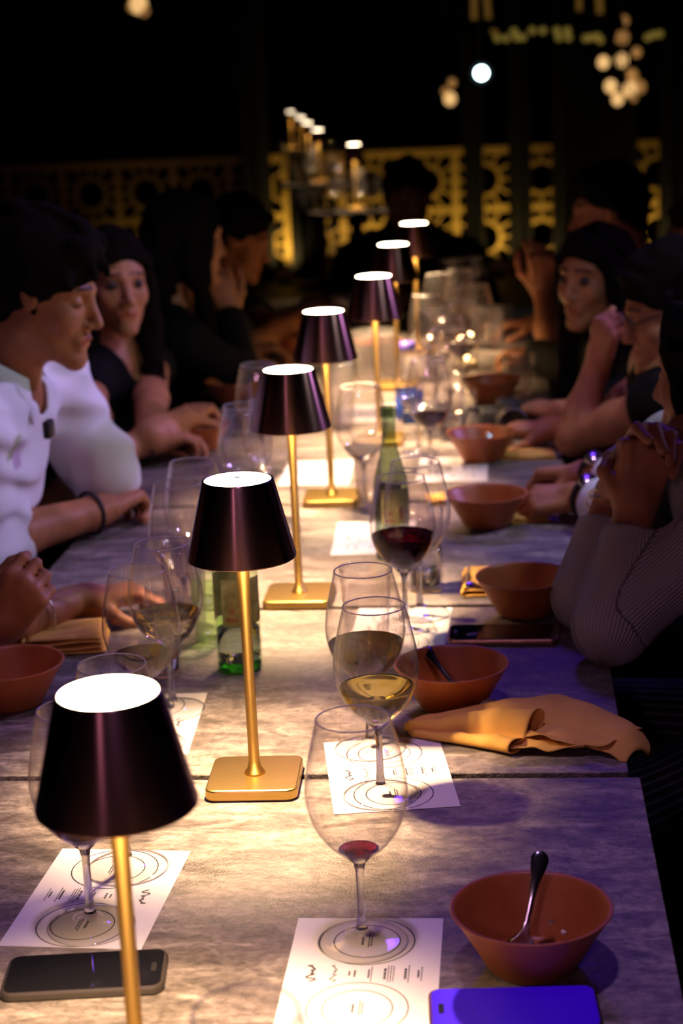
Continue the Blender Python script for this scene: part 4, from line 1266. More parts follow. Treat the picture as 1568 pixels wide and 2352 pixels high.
m1 = person((-1.10, 2.95, 0), 'man in a white shirt with rolled sleeves looking down, left of the lamps', H, nb, shN, shF, hip, (1, 0, 0),
    [dict(s=shN, e=eN, w=wN, sleeve=1.32, g=.018, r=1.12, hand=dict(d=nv(A3((-0.6738, 3.2538, 0.8000)) - wN), n=(-.25, .1, 1), side=(.2, 1, .2), curls=(44, 48, 52, 58), thumb=.7, s=1.06)),
     dict(s=shF, e=eF, w=wF, sleeve=1.12, g=.026, r=1.08, hand=dict(d=nv(wF - eF), n=(0, .2, 1), side=(-.2, -1, .2), curls=(40, 45, 50, 55), thumb=.5))],
    'white_shirt', hair=hr, h=.0036, cloth_g=.020, wob=(.0042, 60, 1), neckline=.052, hair_h=.003)
# collar, placket, pocket with clipped glasses
def flap(name, pts, m, parent, th=.003):
    bm = bmesh.new(); base = Vector(parent.location)
    rows = [[bm.verts.new(Vector(p) - base) for p in r] for r in pts]
    for a, b in zip(rows, rows[1:]):
        for k in range(len(a) - 1): bm.faces.new((a[k], a[k + 1], b[k + 1], b[k]))
    bmesh.ops.recalc_face_normals(bm, faces=bm.faces)
    o = obj(name, bm, M[m], parent)
    md = o.modifiers.new('thick', 'SOLIDIFY'); md.thickness = th; md.offset = 0
    return o
fw = nv((1, 0, -.30)); upv = nv((.30, 0, 1)); sdv = A3((0, -1.0, 0))
rows = []
for i in range(17):
    a = -2.35 + 4.7 * i / 16           # around the neck, 0 = nape
    rt = .062; rb = .070 + .030 * (abs(a) / 2.35) ** 4
    cN = nb + upv * .030
    dirn = -fw * math.cos(a) + sdv * math.sin(a)
    top = cN + dirn * rt * 1.0 + upv * (.030 - .030 * (abs(a) / 2.35) ** 2)
    mid = cN + dirn * (rt + .006) + upv * (.036 - .030 * (abs(a) / 2.35) ** 2)
    ext = (abs(a) / 2.35) ** 6
    bot = cN + dirn * (rb + .012) - upv * (.012 + .050 * ext)
    rows.append([cN + dirn * (rt - .002) - upv * .02, top, mid, mix(mid, bot, .5) + dirn * .006, bot])
flap('collar', rows, 'white_shirt', m1)
ch = nb + fw * .098 - upv * .115
def on_chest(px, py, Y, lift=0.0): return None
pk = A3((-0.7632, 2.8350, 0.9975))
o = obj('clipped_sunglasses', box(.014, .034, .030, tuple(pk - A3((-1.10 - .0, 2.95, 0))), .004), M['black_rubber'], m1)
b_c = mix(eN, wN, .915)
band('wristband', b_c, wN - eN, .0385, .0042, 'black_rubber', m1, 'black cord bracelet', squash=.92)

# --- long-haired woman behind him
hc = A3((-0.8761, 3.9200, 1.1185))
H = Head(hc, (.50, -.86, -.06), (0, 0, 1), .96)
nb = hc + A3((-.03, .03, -.175)); shN = nb + A3((-.02, -.16, -.05)); shF = nb + A3((.06, .17, -.06)); hip = A3((-1.10, 4.0, .57))
eN = A3((-0.8508, 3.5430, 0.8000)); wN = A3((-0.7659, 3.6280, 0.8000)); eF = A3((-0.7567, 3.6220, 0.8200)); wF = A3((-0.7024, 3.7184, 0.8350))
w2 = person((-1.10, 4.0, 0), 'woman with long dark hair and sleeveless black top turned toward the camera', H, nb, shN, shF, hip, (1, -.25, 0),
    [dict(s=shN, e=eN, w=wN, sleeve=0.0, r=.92, hand=dict(d=nv(A3((-0.6691, 3.6817, 0.8100)) - wN), n=(0, .1, 1), side=(0, 1, 0), curls=(25, 30, 32, 38), thumb=.5, s=.95)),
     dict(s=shF, e=eF, w=wF, sleeve=0.0, r=.9, hand=dict(d=nv(A3((-0.6588, 3.8713, 0.8500)) - wF), n=(0, .1, 1), side=(0, -1, 0), curls=(45, 50, 50, 55), thumb=.6, s=.95))],
    'black_cloth', hair='long', fem=True, eyes=True, mouth=.004, h=.0046, hair_len=.34, skin='skin_light')
band('wristband', mix(eN, wN, .93), wN - eN, .034, .004, 'black_rubber', w2, 'dark wristband')

# --- guest in black with hand at the cheek
hc = A3((-0.8222, 4.5500, 1.1495))
H = Head(hc, (.80, .58, -.12), (0, 0, 1))
nb = hc + A3((-.05, -.02, -.18)); shN = nb + A3((.06, -.17, -.06)); shF = nb + A3((-.05, .17, -.05)); hip = A3((-1.12, 4.62, .57))
eN = A3((-0.6755, 4.4182, 0.8000)); wN = A3(Y(527, 722, float(eN[1]) - .12)) if False else A3((-0.7260, 4.6000, 0.9392)); eF = A3((-0.8290, 4.7711, 0.8000)); wF = A3((-0.7389, 4.9057, 0.8000))
person((-1.12, 4.62, 0), 'guest in black with dark hair facing away, one hand raised to the cheek', H, nb, shN, shF, hip, (1, 0, 0),
    [dict(s=shN, e=eN, w=wN, sleeve=1.97, hand=dict(d=nv(A3((-0.7507, 4.6000, 1.0479)) - wN), n=(.3, -1, 0), side=(1, .3, .1), curls=(25, 35, 45, 50), thumb=.2, s=.97)),
     dict(s=shF, e=eF, w=wF, sleeve=1.7, hand=dict(d=(1, 0, 0), n=(0, 0, 1), side=(0, -1, 0), curls=(30, 30, 30, 30)))],
    'black_cloth', hair='long', hair_len=.18, h=.005)

# --- man in profile further along
hc = A3((-0.8064, 5.3500, 1.0707))
H = Head(hc, (.93, -.22, -.34), (0, 0, 1))
nb = hc + A3((-.08, 0, -.165)); shN = nb + A3((-.02, -.18, -.06)); shF = nb + A3((.02, .18, -.05)); hip = A3((-1.14, 5.4, .57))
eN = A3((-0.7125, 4.9398, 0.8000)); wN = A3((-0.6074, 5.4568, 0.8200)); eF = A3((-0.7043, 5.2719, 0.8000)); wF = A3((-0.6317, 5.7905, 0.8000))
person((-1.14, 5.4, 0), 'man in a dark grey-green T-shirt in profile looking down, forearms lit orange', H, nb, shN, shF, hip, (1, 0, 0),
    [dict(s=shN, e=eN, w=wN, sleeve=.72, g=.016, r=1.1, hand=dict(d=nv(A3((-0.5622, 5.7103, 0.8300)) - wN), n=(0, -.5, 1), side=(0, 1, 0), curls=(35, 40, 45, 45))),
     dict(s=shF, e=eF, w=wF, sleeve=.72, g=.016, hand=dict(d=(1, .1, .05), n=(0, 0, 1), side=(0, -1, 0), curls=(40, 40, 40, 40)))],
    'green_black', h=.005)

# --- guest whose bare arms reach in at the left edge
hc = A3((-1.17, 2.33, 1.22)); H = Head(hc, (.95, .2, -.2), (0, 0, 1))
nb = hc + A3((-.03, 0, -.18)); shN = nb + A3((.0, -.17, -.05)); shF = nb + A3((.0, .17, -.05)); hip = A3((-1.28, 2.33, .57))
eF = A3((-0.7788, 2.3637, 0.7900)); wF = A3((-0.6540, 2.5414, 0.7880)); eN = A3((-1.02, 2.22, .80)); wN = A3((-0.7097, 2.3000, 0.8243))
l0 = person((-1.28, 2.33, 0), 'guest mostly outside the left edge, raised fist and bare forearm with silver bracelet', H, nb, shN, shF, hip, (1, 0, 0),
    [dict(s=shN, e=eN, w=wN, sleeve=0.0, hand=dict(d=nv(A3((-0.6631, 2.2800, 0.8899)) - wN), n=(.15, -1, .3), side=(-.6, .1, .8), curls=(58, 66, 72, 76), thumb=.7, s=.95)),
     dict(s=shF, e=eF, w=wF, sleeve=0.0, r=.92, hand=dict(d=nv(A3((-0.5846, 2.5676, 0.7900)) - wF), n=(0, 0, 1), side=(0, -1, 0), curls=(30, 34, 38, 40), thumb=.5, s=.95))],
    'black_cloth', h=.0042, fem=True, hair='long')
band('bracelet', mix(eF, wF, .60), wF - eF, .0375, .0016, 'silver', l0, 'thin silver bangle', squash=.95)

# --- person seated at the far end
hc = A3((-0.3457, 6.4500, 1.0923)); H = Head(hc, (-.05, -1, -.10), (0, 0, 1), 1.08)
nb = hc + A3((0, .06, -.18)); shN = nb + A3((-.20, .0, -.06)); shF = nb + A3((.20, .0, -.06)); hip = A3((float(hc[0]), 6.60, .60))
person((float(hc[0]), 6.60, 0), 'dark-clothed person facing the camera at the far end of the table', H, nb, shN, shF, hip, (0, -1, 0),
    [dict(s=shN, e=nb + A3((-.30, -.12, -.33)), w=A3((-.42, 6.15, .80)), sleeve=1.85, g=.03, hand=dict(d=(.5, -.8, 0), n=(0, 0, 1), side=(1, 0, 0), curls=(30, 30, 30, 30))),
     dict(s=shF, e=nb + A3((.30, -.12, -.33)), w=A3((-.12, 6.15, .80)), sleeve=1.85, g=.03, hand=dict(d=(-.5, -.8, 0), n=(0, 0, 1), side=(-1, 0, 0), curls=(30, 30, 30, 30)))],
    'black_cloth', h=.0055, cloth_g=.03, skin='skin_dark', eyes=False)

# --- woman in the ribbed sweater, right front
hc = A3((0.3176, 2.6600, 1.0953)); H = Head(hc, (-.82, .55, -.12), (0, 0, 1), .97)
eN = A3((0.1358, 2.3454, 0.7970)); wN = A3((0.1757, 2.4400, 0.9384)); eF = A3((0.1118, 2.5058, 0.7920)); wF = A3((0.1550, 2.6000, 0.9276))
shN = A3((0.3136, 2.4200, 0.9293)); shF = shN + A3((-.05, .36, .02)); nb = mix(shN, shF, .5) + A3((-.01, 0, .06)); hip = A3((.56, 2.56, .57))
r1 = person((.56, 2.56, 0), 'woman in a pale ribbed sweater, elbows on the table, hands clasped', H, nb, shN, shF, hip, (-1, 0, 0),
    [dict(s=shN, e=eN, w=wN, sleeve=1.80, g=.008, ref=(1, .4, 0), hand=dict(d=nv(A3((0.1980, 2.4600, 1.0353)) - wN), n=(.18, -1, .1), side=(-1, 0, .2), curls=(88, 92, 95, 95), thumb=.9, s=1.0)),
     dict(s=shF, e=eF, w=wF, sleeve=1.68, g=.008, ref=(1, .4, 0), hand=dict(d=nv(A3((0.1861, 2.5450, 1.0175)) - wF), n=(-.75, .5, .5), side=(-.3, -.2, 1), curls=(40, 62, 66, 70), thumb=.7, s=1.0))],
    'sweater', 'pinstripe', hair='long', fem=True, h=.0040, around=True, skin='skin_light', hair_len=.28,
    legs=[[A3((.13, 2.22, .565)), None], [A3((.10, 2.60, .565)), None]])
# fingers of the far hand laced over the knuckles of the near one
kb = wN + (A3((0.1980, 2.4600, 1.0353)) - wN)
lace = []
for i, (a, b, c, r_) in enumerate((((0.1737, 2.5200, 1.0231), (0.1784, 2.4400, 1.0568), (0.1924, 2.4050, 1.0460), .0088), ((0.1974, 2.5300, 1.0365), (0.2030, 2.4400, 1.0550), (0.2114, 2.4050, 1.0320), .0092), ((0.2219, 2.5400, 1.0338), (0.2252, 2.4400, 1.0451), (0.2221, 2.4050, 1.0146), .0088), ((0.2404, 2.5500, 1.0215), (0.2385, 2.4400, 1.0262), (0.2256, 2.4100, 0.9948), .0082))):
    lace += [rc(a, b, r_ * 1.05, r_, .004), rc(b, c, r_, r_ * .85, .004)]
ob = figure_mesh('laced_fingers', lace + [rc((0.1719, 2.5400, 1.0059), (0.2394, 2.5600, 1.0129), .018, .018, .01)], .0032, M['skin_light'], r1, H)
band('bracelet', mix(eF, wF, .93), wF - eF, .0335, .0022, 'silver', r1, 'silver bracelet')
band('bracelet', mix(eF, wF, .85), wF - eF, .036, .0016, 'silver', r1, 'thin dark bangle')

# --- guest in white with two watches
hc = A3((0.3840, 3.1400, 1.0815)); H = Head(hc, (-.9, .2, -.3), (0, 0, 1))
nb = hc + A3((.07, 0, -.17)); shN = nb + A3((.0, -.17, -.05)); shF = nb + A3((.0, .17, -.05)); hip = A3((.66, 3.12, .57))
eN = A3((0.2219, 2.9094, 0.8000)); wN = A3((0.1340, 3.1055, 0.7950)); eF = A3((0.2296, 3.0600, 0.8200)); wF = A3((0.1520, 3.2183, 0.8100))
r1b = person((.66, 3.12, 0), 'guest in white with a watch on each wrist, behind the sweater woman', H, nb, shN, shF, hip, (-1, 0, 0),
    [dict(s=shN, e=eN, w=wN, sleeve=1.72, g=.014, hand=dict(d=nv(A3((0.0430, 3.1210, 0.7850)) - wN), n=(0, -.4, 1), side=(0, 1, .2), curls=(28, 34, 40, 46), thumb=.4, s=1.02)),
     dict(s=shF, e=eF, w=wF, sleeve=1.55, g=.014, hand=dict(d=nv(A3((0.0462, 3.2823, 0.8000)) - wF), n=(.1, .1, 1), side=(0, -1, -.1), curls=(50, 62, 68, 72), thumb=.7, s=1.04))],
    'white_shirt', h=.0042, cloth_g=.018, skin='skin')
for a_, b_, la in ((eN, wN, 'black watch'), (eF, wF, 'silver-faced watch')):
    c_ = mix(a_, b_, .93)
    band('watch_strap', c_, b_ - a_, .0345, .0055, 'black_rubber', r1b, la, squash=.9)
    bm = lathe([(0, 0), (.018, 0), (.019, .004), (.016, .009), (0, .009)], 28)
    o = obj('watch_case', bm, M['silver'], r1b); o.location = Vector(c_ - A3((.66, 3.12, 0))) + Vector((-.0, -.012, .030)); o.rotation_euler = (.5, 0, 0)

# --- person with glasses, chin on hand
hc = A3((0.3295, 3.5500, 1.0738)); H = Head(hc, (-.93, -.18, -.30), (.12, 0, 1), .98)
nb = hc + A3((.07, .01, -.17)); shN = A3((0.3023, 3.4600, 0.8891)); shF = shN + A3((.02, .34, .0)); hip = A3((.52, 3.62, .57))
nb = mix(shN, shF, .5) + A3((.0, 0, .065))
eN = A3((0.1359, 3.6238, 0.7900)); wN = A3((0.1874, 3.6600, 0.9382)); eF = A3((0.1841, 3.6532, 0.7900)); wF = A3((0.0958, 3.7313, 0.7900))
r2 = person((.52, 3.62, 0), 'person with glasses and tied dark hair, black sleeveless top, chin on one hand', H, nb, shN, shF, hip, (-1, 0, 0),
    [dict(s=shN, e=eN, w=wN, sleeve=.15, hand=dict(d=nv(A3((0.2041, 3.6300, 1.0204)) - wN), n=(-.75, -.6, .2), side=(.1, .9, .3), curls=(72, 70, 62, 58), thumb=.4, s=1.0)),
     dict(s=shF, e=eF, w=wF, sleeve=.15, hand=dict(d=(-1, .15, .0), n=(0, 0, 1), side=(0, -1, 0), curls=(30, 34, 38, 42)))],
    'black_cloth', h=.0045, hair=H.short_hair(.014) + [H.e((0, -.10, .07), (.045, .04, .045), .02)], fem=True, skin='skin_light')
g = empty('glasses', (.52, 3.62, 0)); g.parent = r2; g.location = (0, 0, 0)
bpy.data.objects.remove(g)
off = A3((.52, 3.62, 0))
bm = bmesh.new()
for q in (1, -1):
    pts = [H.p(q * .032 + .021 * math.cos(a), .098, .0 + .017 * math.sin(a)) - off for a in [2 * PI * k / 20 for k in range(20)]]
    tube(pts, .0016, 6, bm, True)
    tube([H.p(q * .053, .098, .004) - off, H.p(q * .066, .06, .006) - off, H.p(q * .074, .0, .006) - off], .0016, 6, bm)
tube([H.p(.011, .099, .004) - off, H.p(0, .102, .007) - off, H.p(-.011, .099, .004) - off], .0016, 6, bm)
obj('eyeglasses', bm, M['black_rubber'], r2)

# --- woman looking across
hc = A3((0.2100, 4.1500, 1.0652)); H = Head(hc, (-.66, -.74, -.05), (0, 0, 1), .97)
nb = hc + A3((.05, .04, -.175)); shN = nb + A3((.06, -.16, -.06)); shF = nb + A3((-.04, .17, -.05)); hip = A3((.50, 4.25, .57))
eN = A3((0.2310, 3.9054, 0.8000)); wN = A3((0.1138, 3.8560, 0.8000)); eF = A3((0.1904, 4.3943, 0.8000)); wF = A3((0.0763, 4.6484, 0.8000))
person((.50, 4.25, 0), 'woman with centre-parted black hair and black top looking across the table', H, nb, shN, shF, hip, (-1, -.2, 0),
    [dict(s=shN, e=eN, w=wN, sleeve=1.5, hand=dict(d=nv(A3((0.0383, 3.9315, 0.8050)) - wN), n=(0, -.1, 1), side=(0, 1, .1), curls=(16, 22, 28, 34), thumb=.3, s=.98)),
     dict(s=shF, e=eF, w=wF, sleeve=1.95, g=.014, hand=dict(d=nv(A3((-0.0390, 4.7779, 0.8000)) - wF), n=(0, 0, 1), side=(0, -1, 0), curls=(30, 34, 38, 42), s=.95))],
    'black_cloth', h=.0047, hair='long', hair_len=.26, fem=True, eyes=True, skin='skin_light')

# --- man with raised hand
hc = A3((0.2875, 4.9500, 1.1467)); H = Head(hc, (-.97, -.22, -.10), (0, 0, 1), 1.0)
nb = hc + A3((.07, .01, -.17)); shN = nb + A3((.04, -.18, -.06)); shF = nb + A3((.0, .18, -.05)); hip = A3((.58, 5.08, .57))
eN = A3((0.1209, 4.6904, 0.8000)); wN = A3((0.1015, 4.8600, 0.9414)); eF = A3((0.2005, 4.8856, 0.8000)); wF = A3((0.1004, 5.2392, 0.8000))
person((.58, 5.08, 0), 'short-haired man in a blue-grey shirt, forearm and hand raised before his face', H, nb, shN, shF, hip, (-1, 0, 0),
    [dict(s=shN, e=eN, w=wN, sleeve=.6, g=.014, hand=dict(d=nv(A3((0.0991, 4.8400, 1.0422)) - wN), n=(.25, -1, .1), side=(-1, -.2, .3), curls=(30, 38, 44, 50), thumb=.4, s=1.05)),
     dict(s=shF, e=eF, w=wF, sleeve=.6, g=.014, hand=dict(d=(-1, 0, 0), n=(0, 0, 1), side=(0, -1, 0), curls=(30, 30, 30, 30)))],
    'blue_grey', h=.005, skin='skin_light')

# --- last guest at the right edge
hc = A3((0.6113, 5.7500, 0.9823)); H = Head(hc, (-.9, -.2, -.05), (0, 0, 1))
nb = hc + A3((.06, 0, -.17)); shN = nb + A3((.03, -.18, -.05)); shF = nb + A3((.0, .18, -.05)); hip = A3((float(nb[0]) + .06, 5.85, .57))
person((float(hip[0]), 5.85, 0), 'guest with pink light painted on the shirt, right edge, behind the person with glasses', H, nb, shN, shF, hip, (-1, 0, 0),
    [dict(s=shN, e=nb + A3((-.1, -.2, -.32)), w=nb + A3((-.35, -.1, -.32)), sleeve=1.5, hand=dict(d=(-1, 0, 0), n=(0, 0, 1), side=(0, 1, 0)))],
    'pink_lit_cloth', h=.006, hair=H.short_hair(.004), skin='skin_light', hair_m='hair_brown')

# ------------------------------------------------------------------ background: pierced gold railing
YF = 13.35
TW = 0.424; PH = 0.424
def tile_mesh():
    bm = bmesh.new()
    bar = 0.052; hw = TW / 2
    def plate(x0, z0, x1, z1, w_):
        d = Vector((x1 - x0, 0, z1 - z0)); L_ = d.length; a = math.atan2(z1 - z0, x1 - x0)
        b = box(L_, 0.03, w_); 
        mt = Matrix.Translation(((x0 + x1) / 2, 0, (z0 + z1) / 2)) @ Matrix.Rotation(-a, 4, 'Y')
        for v in b.verts: v.co = mt @ v.co
        me = bpy.data.meshes.new('t'); b.to_mesh(me); b.free(); bm.from_mesh(me); bpy.data.meshes.remove(me)
    plate(-hw, -hw, hw, -hw, bar); plate(-hw, hw, hw, hw, bar); plate(-hw, -hw, -hw, hw, bar); plate(hw, -hw, hw, hw, bar)
    n = 12
    for k in range(n):
        a = 2 * PI * k / n
        r1 = min(hw / max(abs(math.cos(a)), abs(math.sin(a))), .27)
        plate(.13 * math.cos(a), .13 * math.sin(a), r1 * math.cos(a), r1 * math.sin(a), .02)
    for r, wd in ((.118, .028),):
        m_ = 28
        for k in range(m_):
            a, b2 = 2 * PI * k / m_, 2 * PI * (k + 1) / m_
            plate(r * math.cos(a), r * math.sin(a), r * math.cos(b2), r * math.sin(b2), wd)
    return bm
fence = empty('pierced_railing', (0, YF, 0)); tag(fence, 'gold pierced railing of sunburst tiles along the back', 'railing')
tm = None
x0 = -0.99
xs = [x0 + TW * k for k in range(-8, 10)]
for x in xs:
    for z_ in (0.265, 0.265 + TW):
        if tm is None:
            o = obj('sunburst_tile', tile_mesh(), M['gold_lattice'], fence, False); tm = o.data
        else:
            o = bpy.data.objects.new('sunburst_tile', tm); col.objects.link(o); o.parent = fence
        o.location = (x, 0, z_)
obj('top_rail', box(TW * 18, .05, .03, (xs[0] + TW * 8.5, 0, 0.265 + TW * 1.5 + .015)), M['gold_lattice'], fence, False)
obj('bottom_rail', box(TW * 18, .05, .05, (xs[0] + TW * 8.5, 0, 0.028)), M['gold_lattice'], fence, False)
# dark curtains and posts hanging in front of the railing
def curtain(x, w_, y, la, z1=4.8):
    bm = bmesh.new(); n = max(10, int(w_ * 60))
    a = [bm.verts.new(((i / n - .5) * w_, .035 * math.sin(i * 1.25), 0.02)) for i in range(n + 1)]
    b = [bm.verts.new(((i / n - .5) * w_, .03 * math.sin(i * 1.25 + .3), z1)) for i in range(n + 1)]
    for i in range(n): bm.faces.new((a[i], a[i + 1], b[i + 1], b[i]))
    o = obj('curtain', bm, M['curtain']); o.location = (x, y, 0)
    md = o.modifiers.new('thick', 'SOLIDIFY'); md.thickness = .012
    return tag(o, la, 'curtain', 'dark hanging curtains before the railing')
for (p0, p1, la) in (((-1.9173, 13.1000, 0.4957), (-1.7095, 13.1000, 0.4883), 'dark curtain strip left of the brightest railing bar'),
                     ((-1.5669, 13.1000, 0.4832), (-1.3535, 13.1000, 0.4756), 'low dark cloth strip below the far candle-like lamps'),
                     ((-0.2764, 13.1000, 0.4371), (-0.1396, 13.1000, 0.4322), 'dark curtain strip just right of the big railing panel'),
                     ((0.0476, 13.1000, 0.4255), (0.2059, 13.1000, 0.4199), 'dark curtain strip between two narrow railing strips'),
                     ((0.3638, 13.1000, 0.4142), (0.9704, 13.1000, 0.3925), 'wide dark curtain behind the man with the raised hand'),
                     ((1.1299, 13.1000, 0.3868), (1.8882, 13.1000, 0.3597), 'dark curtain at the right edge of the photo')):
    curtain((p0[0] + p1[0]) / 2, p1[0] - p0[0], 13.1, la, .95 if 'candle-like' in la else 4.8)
# amber uplights on the floor before the railing
AMB = (1.0, 0.66, 0.2)
for i, (p, pw, la) in enumerate((((-1.6221, 13.0200, 0.0443), 26, 'floor uplight below the bright left railing bar'), ((-0.9592, 13.0200, 0.0226), 16, 'floor uplight hidden behind the far person'), ((-0.4778, 13.0200, 0.0069), 12, 'floor uplight right of the far person'),
                            ((-0.0472, 13.0200, -0.0072), 14, 'floor uplight below the narrow railing strip'), ((0.2702, 13.0200, -0.0176), 12, 'floor uplight behind the raised hand'), ((1.0421, 13.0200, -0.0429), 14, 'floor uplight behind the man in blue-grey'), ((-2.6852, 13.0200, 0.0792), 2.2, 'dim floor uplight far left'))):
    t = empty('floor_uplight', (p[0], p[1], 0)); tag(t, la, 'lamp', 'uplights before the railing')
    obj('housing', lathe([(0, 0.001), (.05, .001), (.05, .05), (.042, .055), (.04, .04), (0, .04)], 24), M['black_metal'], t)
    l = lamp('uplight', 'SPOT', (0, 0, .08), AMB, pw * .55, None, .03, spot=110, blend=.9, parent=t)
    l.rotation_euler = (math.radians(180 - 30), 0, 0)

# ------------------------------------------------------------------ second row of lit tables far behind
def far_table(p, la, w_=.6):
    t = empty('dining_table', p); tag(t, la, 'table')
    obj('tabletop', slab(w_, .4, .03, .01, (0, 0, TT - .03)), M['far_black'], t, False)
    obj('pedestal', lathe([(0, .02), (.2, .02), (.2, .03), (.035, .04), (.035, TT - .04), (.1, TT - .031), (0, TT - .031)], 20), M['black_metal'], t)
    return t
fl = [(-2.1423, 18.3239, 1.1180), (-1.7997, 16.1460, 1.1180), (-1.5578, 14.4618, 1.1180), (-1.3097, 12.8032, 1.1180), (-0.8468, 10.2705, 1.1180)]
fln = ['leftmost and highest of the tiny far lamps', 'second of the tiny far lamps from the left', 'third of the tiny far lamps from the left', 'fourth of the tiny far lamps, above the dark curtain strip', 'nearest of the tiny far lamps, right of the others']
for p, la in zip(fl, fln):
    o = LAMP((p[0], p[1], TT), la, 0, 'tiny lit lamps on the far tables'); o['category'] = 'lamp'
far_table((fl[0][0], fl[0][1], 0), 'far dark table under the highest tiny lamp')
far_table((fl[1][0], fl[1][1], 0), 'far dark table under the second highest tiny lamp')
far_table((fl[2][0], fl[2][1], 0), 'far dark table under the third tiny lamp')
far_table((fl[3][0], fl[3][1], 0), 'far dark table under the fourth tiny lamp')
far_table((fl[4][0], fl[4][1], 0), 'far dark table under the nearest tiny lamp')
gp = 0
for ti, n_g in ((2, 4), (3, 6), (4, 8)):
    for q in range(n_g):
        p = fl[ti]
        wine_glass((p[0] - .26 + .52 * (q + .5) / n_g, p[1] - .12 - .1 * (q % 2), TT), 'small blurred glass on a far table among the tiny lamps', None, sc=1.0, group='glasses on the far tables')

# ------------------------------------------------------------------ hanging lights
def sph(r, loc=(0, 0, 0), sq=1.0, bm=None):
    bm = bm or bmesh.new()
    b = bmesh.new(); bmesh.ops.create_uvsphere(b, u_segments=20, v_segments=12, radius=r)
    for v in b.verts: v.co = Vector((v.co.x, v.co.y, v.co.z * sq)) + Vector(loc)
    me = bpy.data.meshes.new('t'); b.to_mesh(me); b.free(); bm.from_mesh(me); bpy.data.meshes.remove(me)
    return bm
def chandelier(c, globes, la, cat='chandelier'):
    c = Vector(c); t = empty('chandelier', c); tag(t, la, cat)
    obj('cord', tube([(0, 0, 4.78 - c.z), (0, 0, .0)], .006, 6), M['black_metal'], t)
    for (p, r, m) in globes:
        d = Vector(p) - c
        g_ = obj('globe', sph(r, (0, 0, 0), 1.1), M[m], t); g_.location = d
        obj('arm', tube([(0, 0, 0), (d.x * .5, d.y * .5, d.z + .05), (d.x, d.y, d.z + r * 1.1)], .005, 6), M['black_metal'], t)
    return t
def GY(l, Yv=None): return l
chandelier((0.6823, 10.5000, 1.7788), [((0.5771, 10.4000, 1.5129), .034, 'globe'), ((0.6861, 10.5000, 1.5200), .038, 'globe'), ((0.7059, 10.6000, 1.7368), .030, 'globe_dim'), ((0.6890, 10.5000, 1.6448), .040, 'globe_dim'), ((0.6178, 10.4000, 1.3793), .036, 'globe'),
    ((0.7494, 10.6000, 1.4269), .040, 'globe_dim'), ((0.7323, 10.5000, 1.3560), .040, 'globe'), ((0.6566, 10.4000, 1.3054), .034, 'globe'), ((0.8016, 10.7000, 1.3620), .038, 'globe_dim'), ((0.7795, 10.6000, 1.5595), .028, 'globe_dim'), ((0.7400, 10.3000, 1.3114), .022, 'globe_dim')],
    'large cluster of warm glowing glass globes at the upper right')
chandelier((-0.3113, 11.0000, 1.6081), [((-0.2953, 11.0000, 1.4289), .026, 'globe_dim'), ((-0.3111, 11.0000, 1.3346), .038, 'globe'), ((-0.3388, 11.0000, 1.3794), .024, 'globe_dim')], 'small warm hanging light above the far person')
chandelier((-2.1633, 11.0000, 2.2234), [((-2.1816, 11.0000, 1.9713), .055, 'globe'), ((-2.1520, 11.0000, 1.9343), .035, 'globe_dim'), ((-2.2229, 11.0000, 1.9579), .03, 'globe_dim')], 'warm hanging light at the top edge, left of centre')
# spotlight
sp = (-0.1075, 10.0000, 1.4856)
t = empty('stage_spotlight', sp); tag(t, 'small bright blue-white stage spotlight near the top', 'spotlight')
bm = lathe([(0, .12), (.05, .12), (.06, .10), (.06, 0), (.056, 0), (.056, .09), (0, .10)], 28)
for v in bm.verts: v.co = Vector((v.co.x, v.co.z, v.co.y))
obj('can', bm, M['black_metal'], t)
bm = lathe([(0, .02), (.034, .02)], 28)
for v in bm.verts: v.co = Vector((v.co.x, v.co.z, v.co.y))
obj('lens', bm, M['spot_lens'], t)
obj('hanger', tube([(0, .05, .06), (0, .05, 4.78 - sp[2])], .008, 6), M['black_metal'], t)
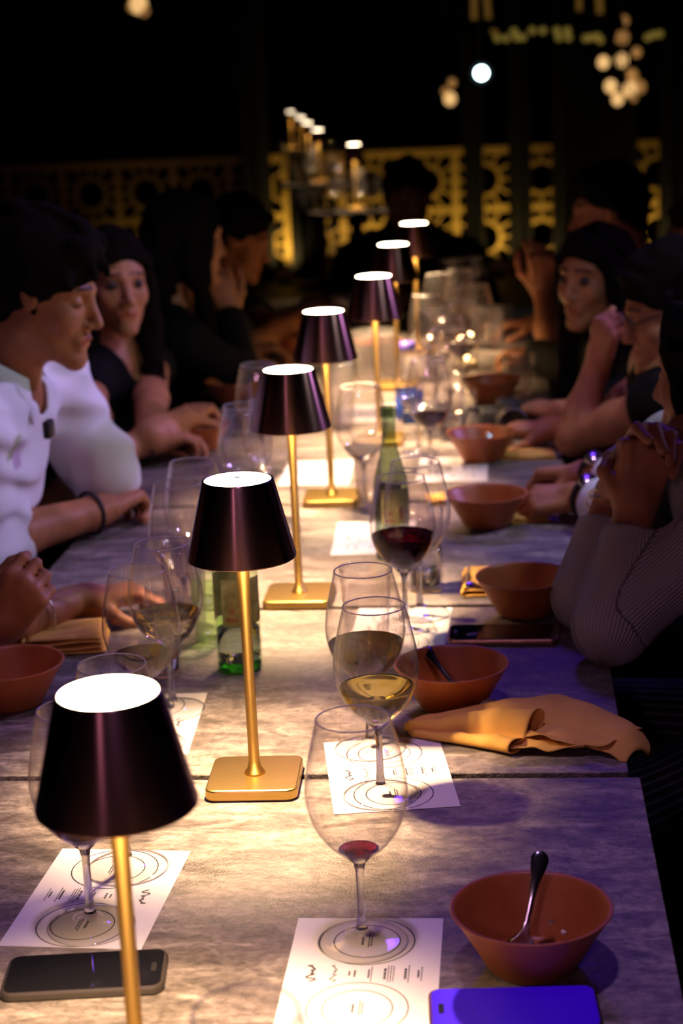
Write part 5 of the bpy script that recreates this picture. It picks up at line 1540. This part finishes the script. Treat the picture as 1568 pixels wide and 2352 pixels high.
# string of small yellow lights under a beam
st_ = empty('light_string', (0.4613, 10.8000, 1.6777)); tag(st_, 'dim string of small yellow lights across the upper right', 'string lights')
bx = Vector(st_.location)
pts = [(1142, 88), (1162, 88), (1180, 72), (1186, 86), (1200, 86), (1222, 70), (1246, 70), (1278, 70), (1283, 86), (1302, 70), (1305, 86), (1345, 88), (1358, 86), (1372, 84), (1378, 92), (1487, 86), (1500, 80), (1515, 78)]
ptw = [(-0.0169, 10.8000, 1.6742), (0.0341, 10.8000, 1.6719), (0.0808, 10.8000, 1.7095), (0.0954, 10.8000, 1.6742), (0.1311, 10.8000, 1.6726), (0.1877, 10.8000, 1.7097), (0.2486, 10.8000, 1.7069), (0.3298, 10.8000, 1.7033), (0.3420, 10.8000, 1.6633), (0.3906, 10.8000, 1.7006), (0.3978, 10.8000, 1.6608), (0.4990, 10.8000, 1.6514), (0.5320, 10.8000, 1.6549), (0.5674, 10.8000, 1.6582), (0.5824, 10.8000, 1.6378), (0.8573, 10.8000, 1.6405), (0.8900, 10.8000, 1.6538), (0.9277, 10.8000, 1.6570)]
obj('cable', tube([Vector(p) - bx for p in ptw], .004, 6), M['black_metal'], st_)
for p in ptw:
    o = obj('bulb', sph(.022), M['yellow_dot'], st_); o.location = Vector(p) - bx
obj('beam', box(1.7, .08, .06, (-.1, .1, .08)), M['wall'], st_, False)
obj('hanger', tube([(-.8, .1, .1), (-.8, .1, 4.78 - bx.z)], .01, 6), M['black_metal'], st_)
obj('hanger', tube([(.6, .1, .1), (.6, .1, 4.78 - bx.z)], .01, 6), M['black_metal'], st_)
# glowing gold hanging tubes at the top edge
for i, (a, b, r_, la) in enumerate((((-0.1583, 11.4000, 1.7857), (-0.1566, 11.4000, 2.0707), .018, 'gold glowing tube at the top, left of the string of lights'), ((0.6158, 11.4000, 1.7898), (0.6017, 11.4000, 2.0349), .022, 'gold glowing tube at the top above the big light cluster'),
                             ((0.4883, 11.4000, 1.8214), (0.4825, 11.4000, 2.0405), .016, 'narrow gold glowing tube at the top, left of the big light cluster'))):
    bm = tube([Vector((0, 0, 0)), Vector(b) - Vector(a), Vector((b[0] - a[0], 0, 4.7 - a[2]))], [r_, r_ * .9, .006], 14)
    o = obj('hanging_tube', bm, M['tube']); o.location = a
    tag(o, la, 'hanging lamp', 'gold tubes hanging at the top')
a = (-0.0221, 11.0000, 1.6916)
o = obj('hanging_tube', tube([(0, 0, 0), Vector((-0.0670, 11.0000, 1.7742)) - Vector(a), Vector((-0.0786, 11.0000, 1.9500)) - Vector(a), Vector((-.08, 0, 4.7 - a[2]))], .018, 10), M['tube']); o.location = a
tag(o, 'curved dim copper tube joining the string of lights', 'hanging lamp', 'gold tubes hanging at the top')
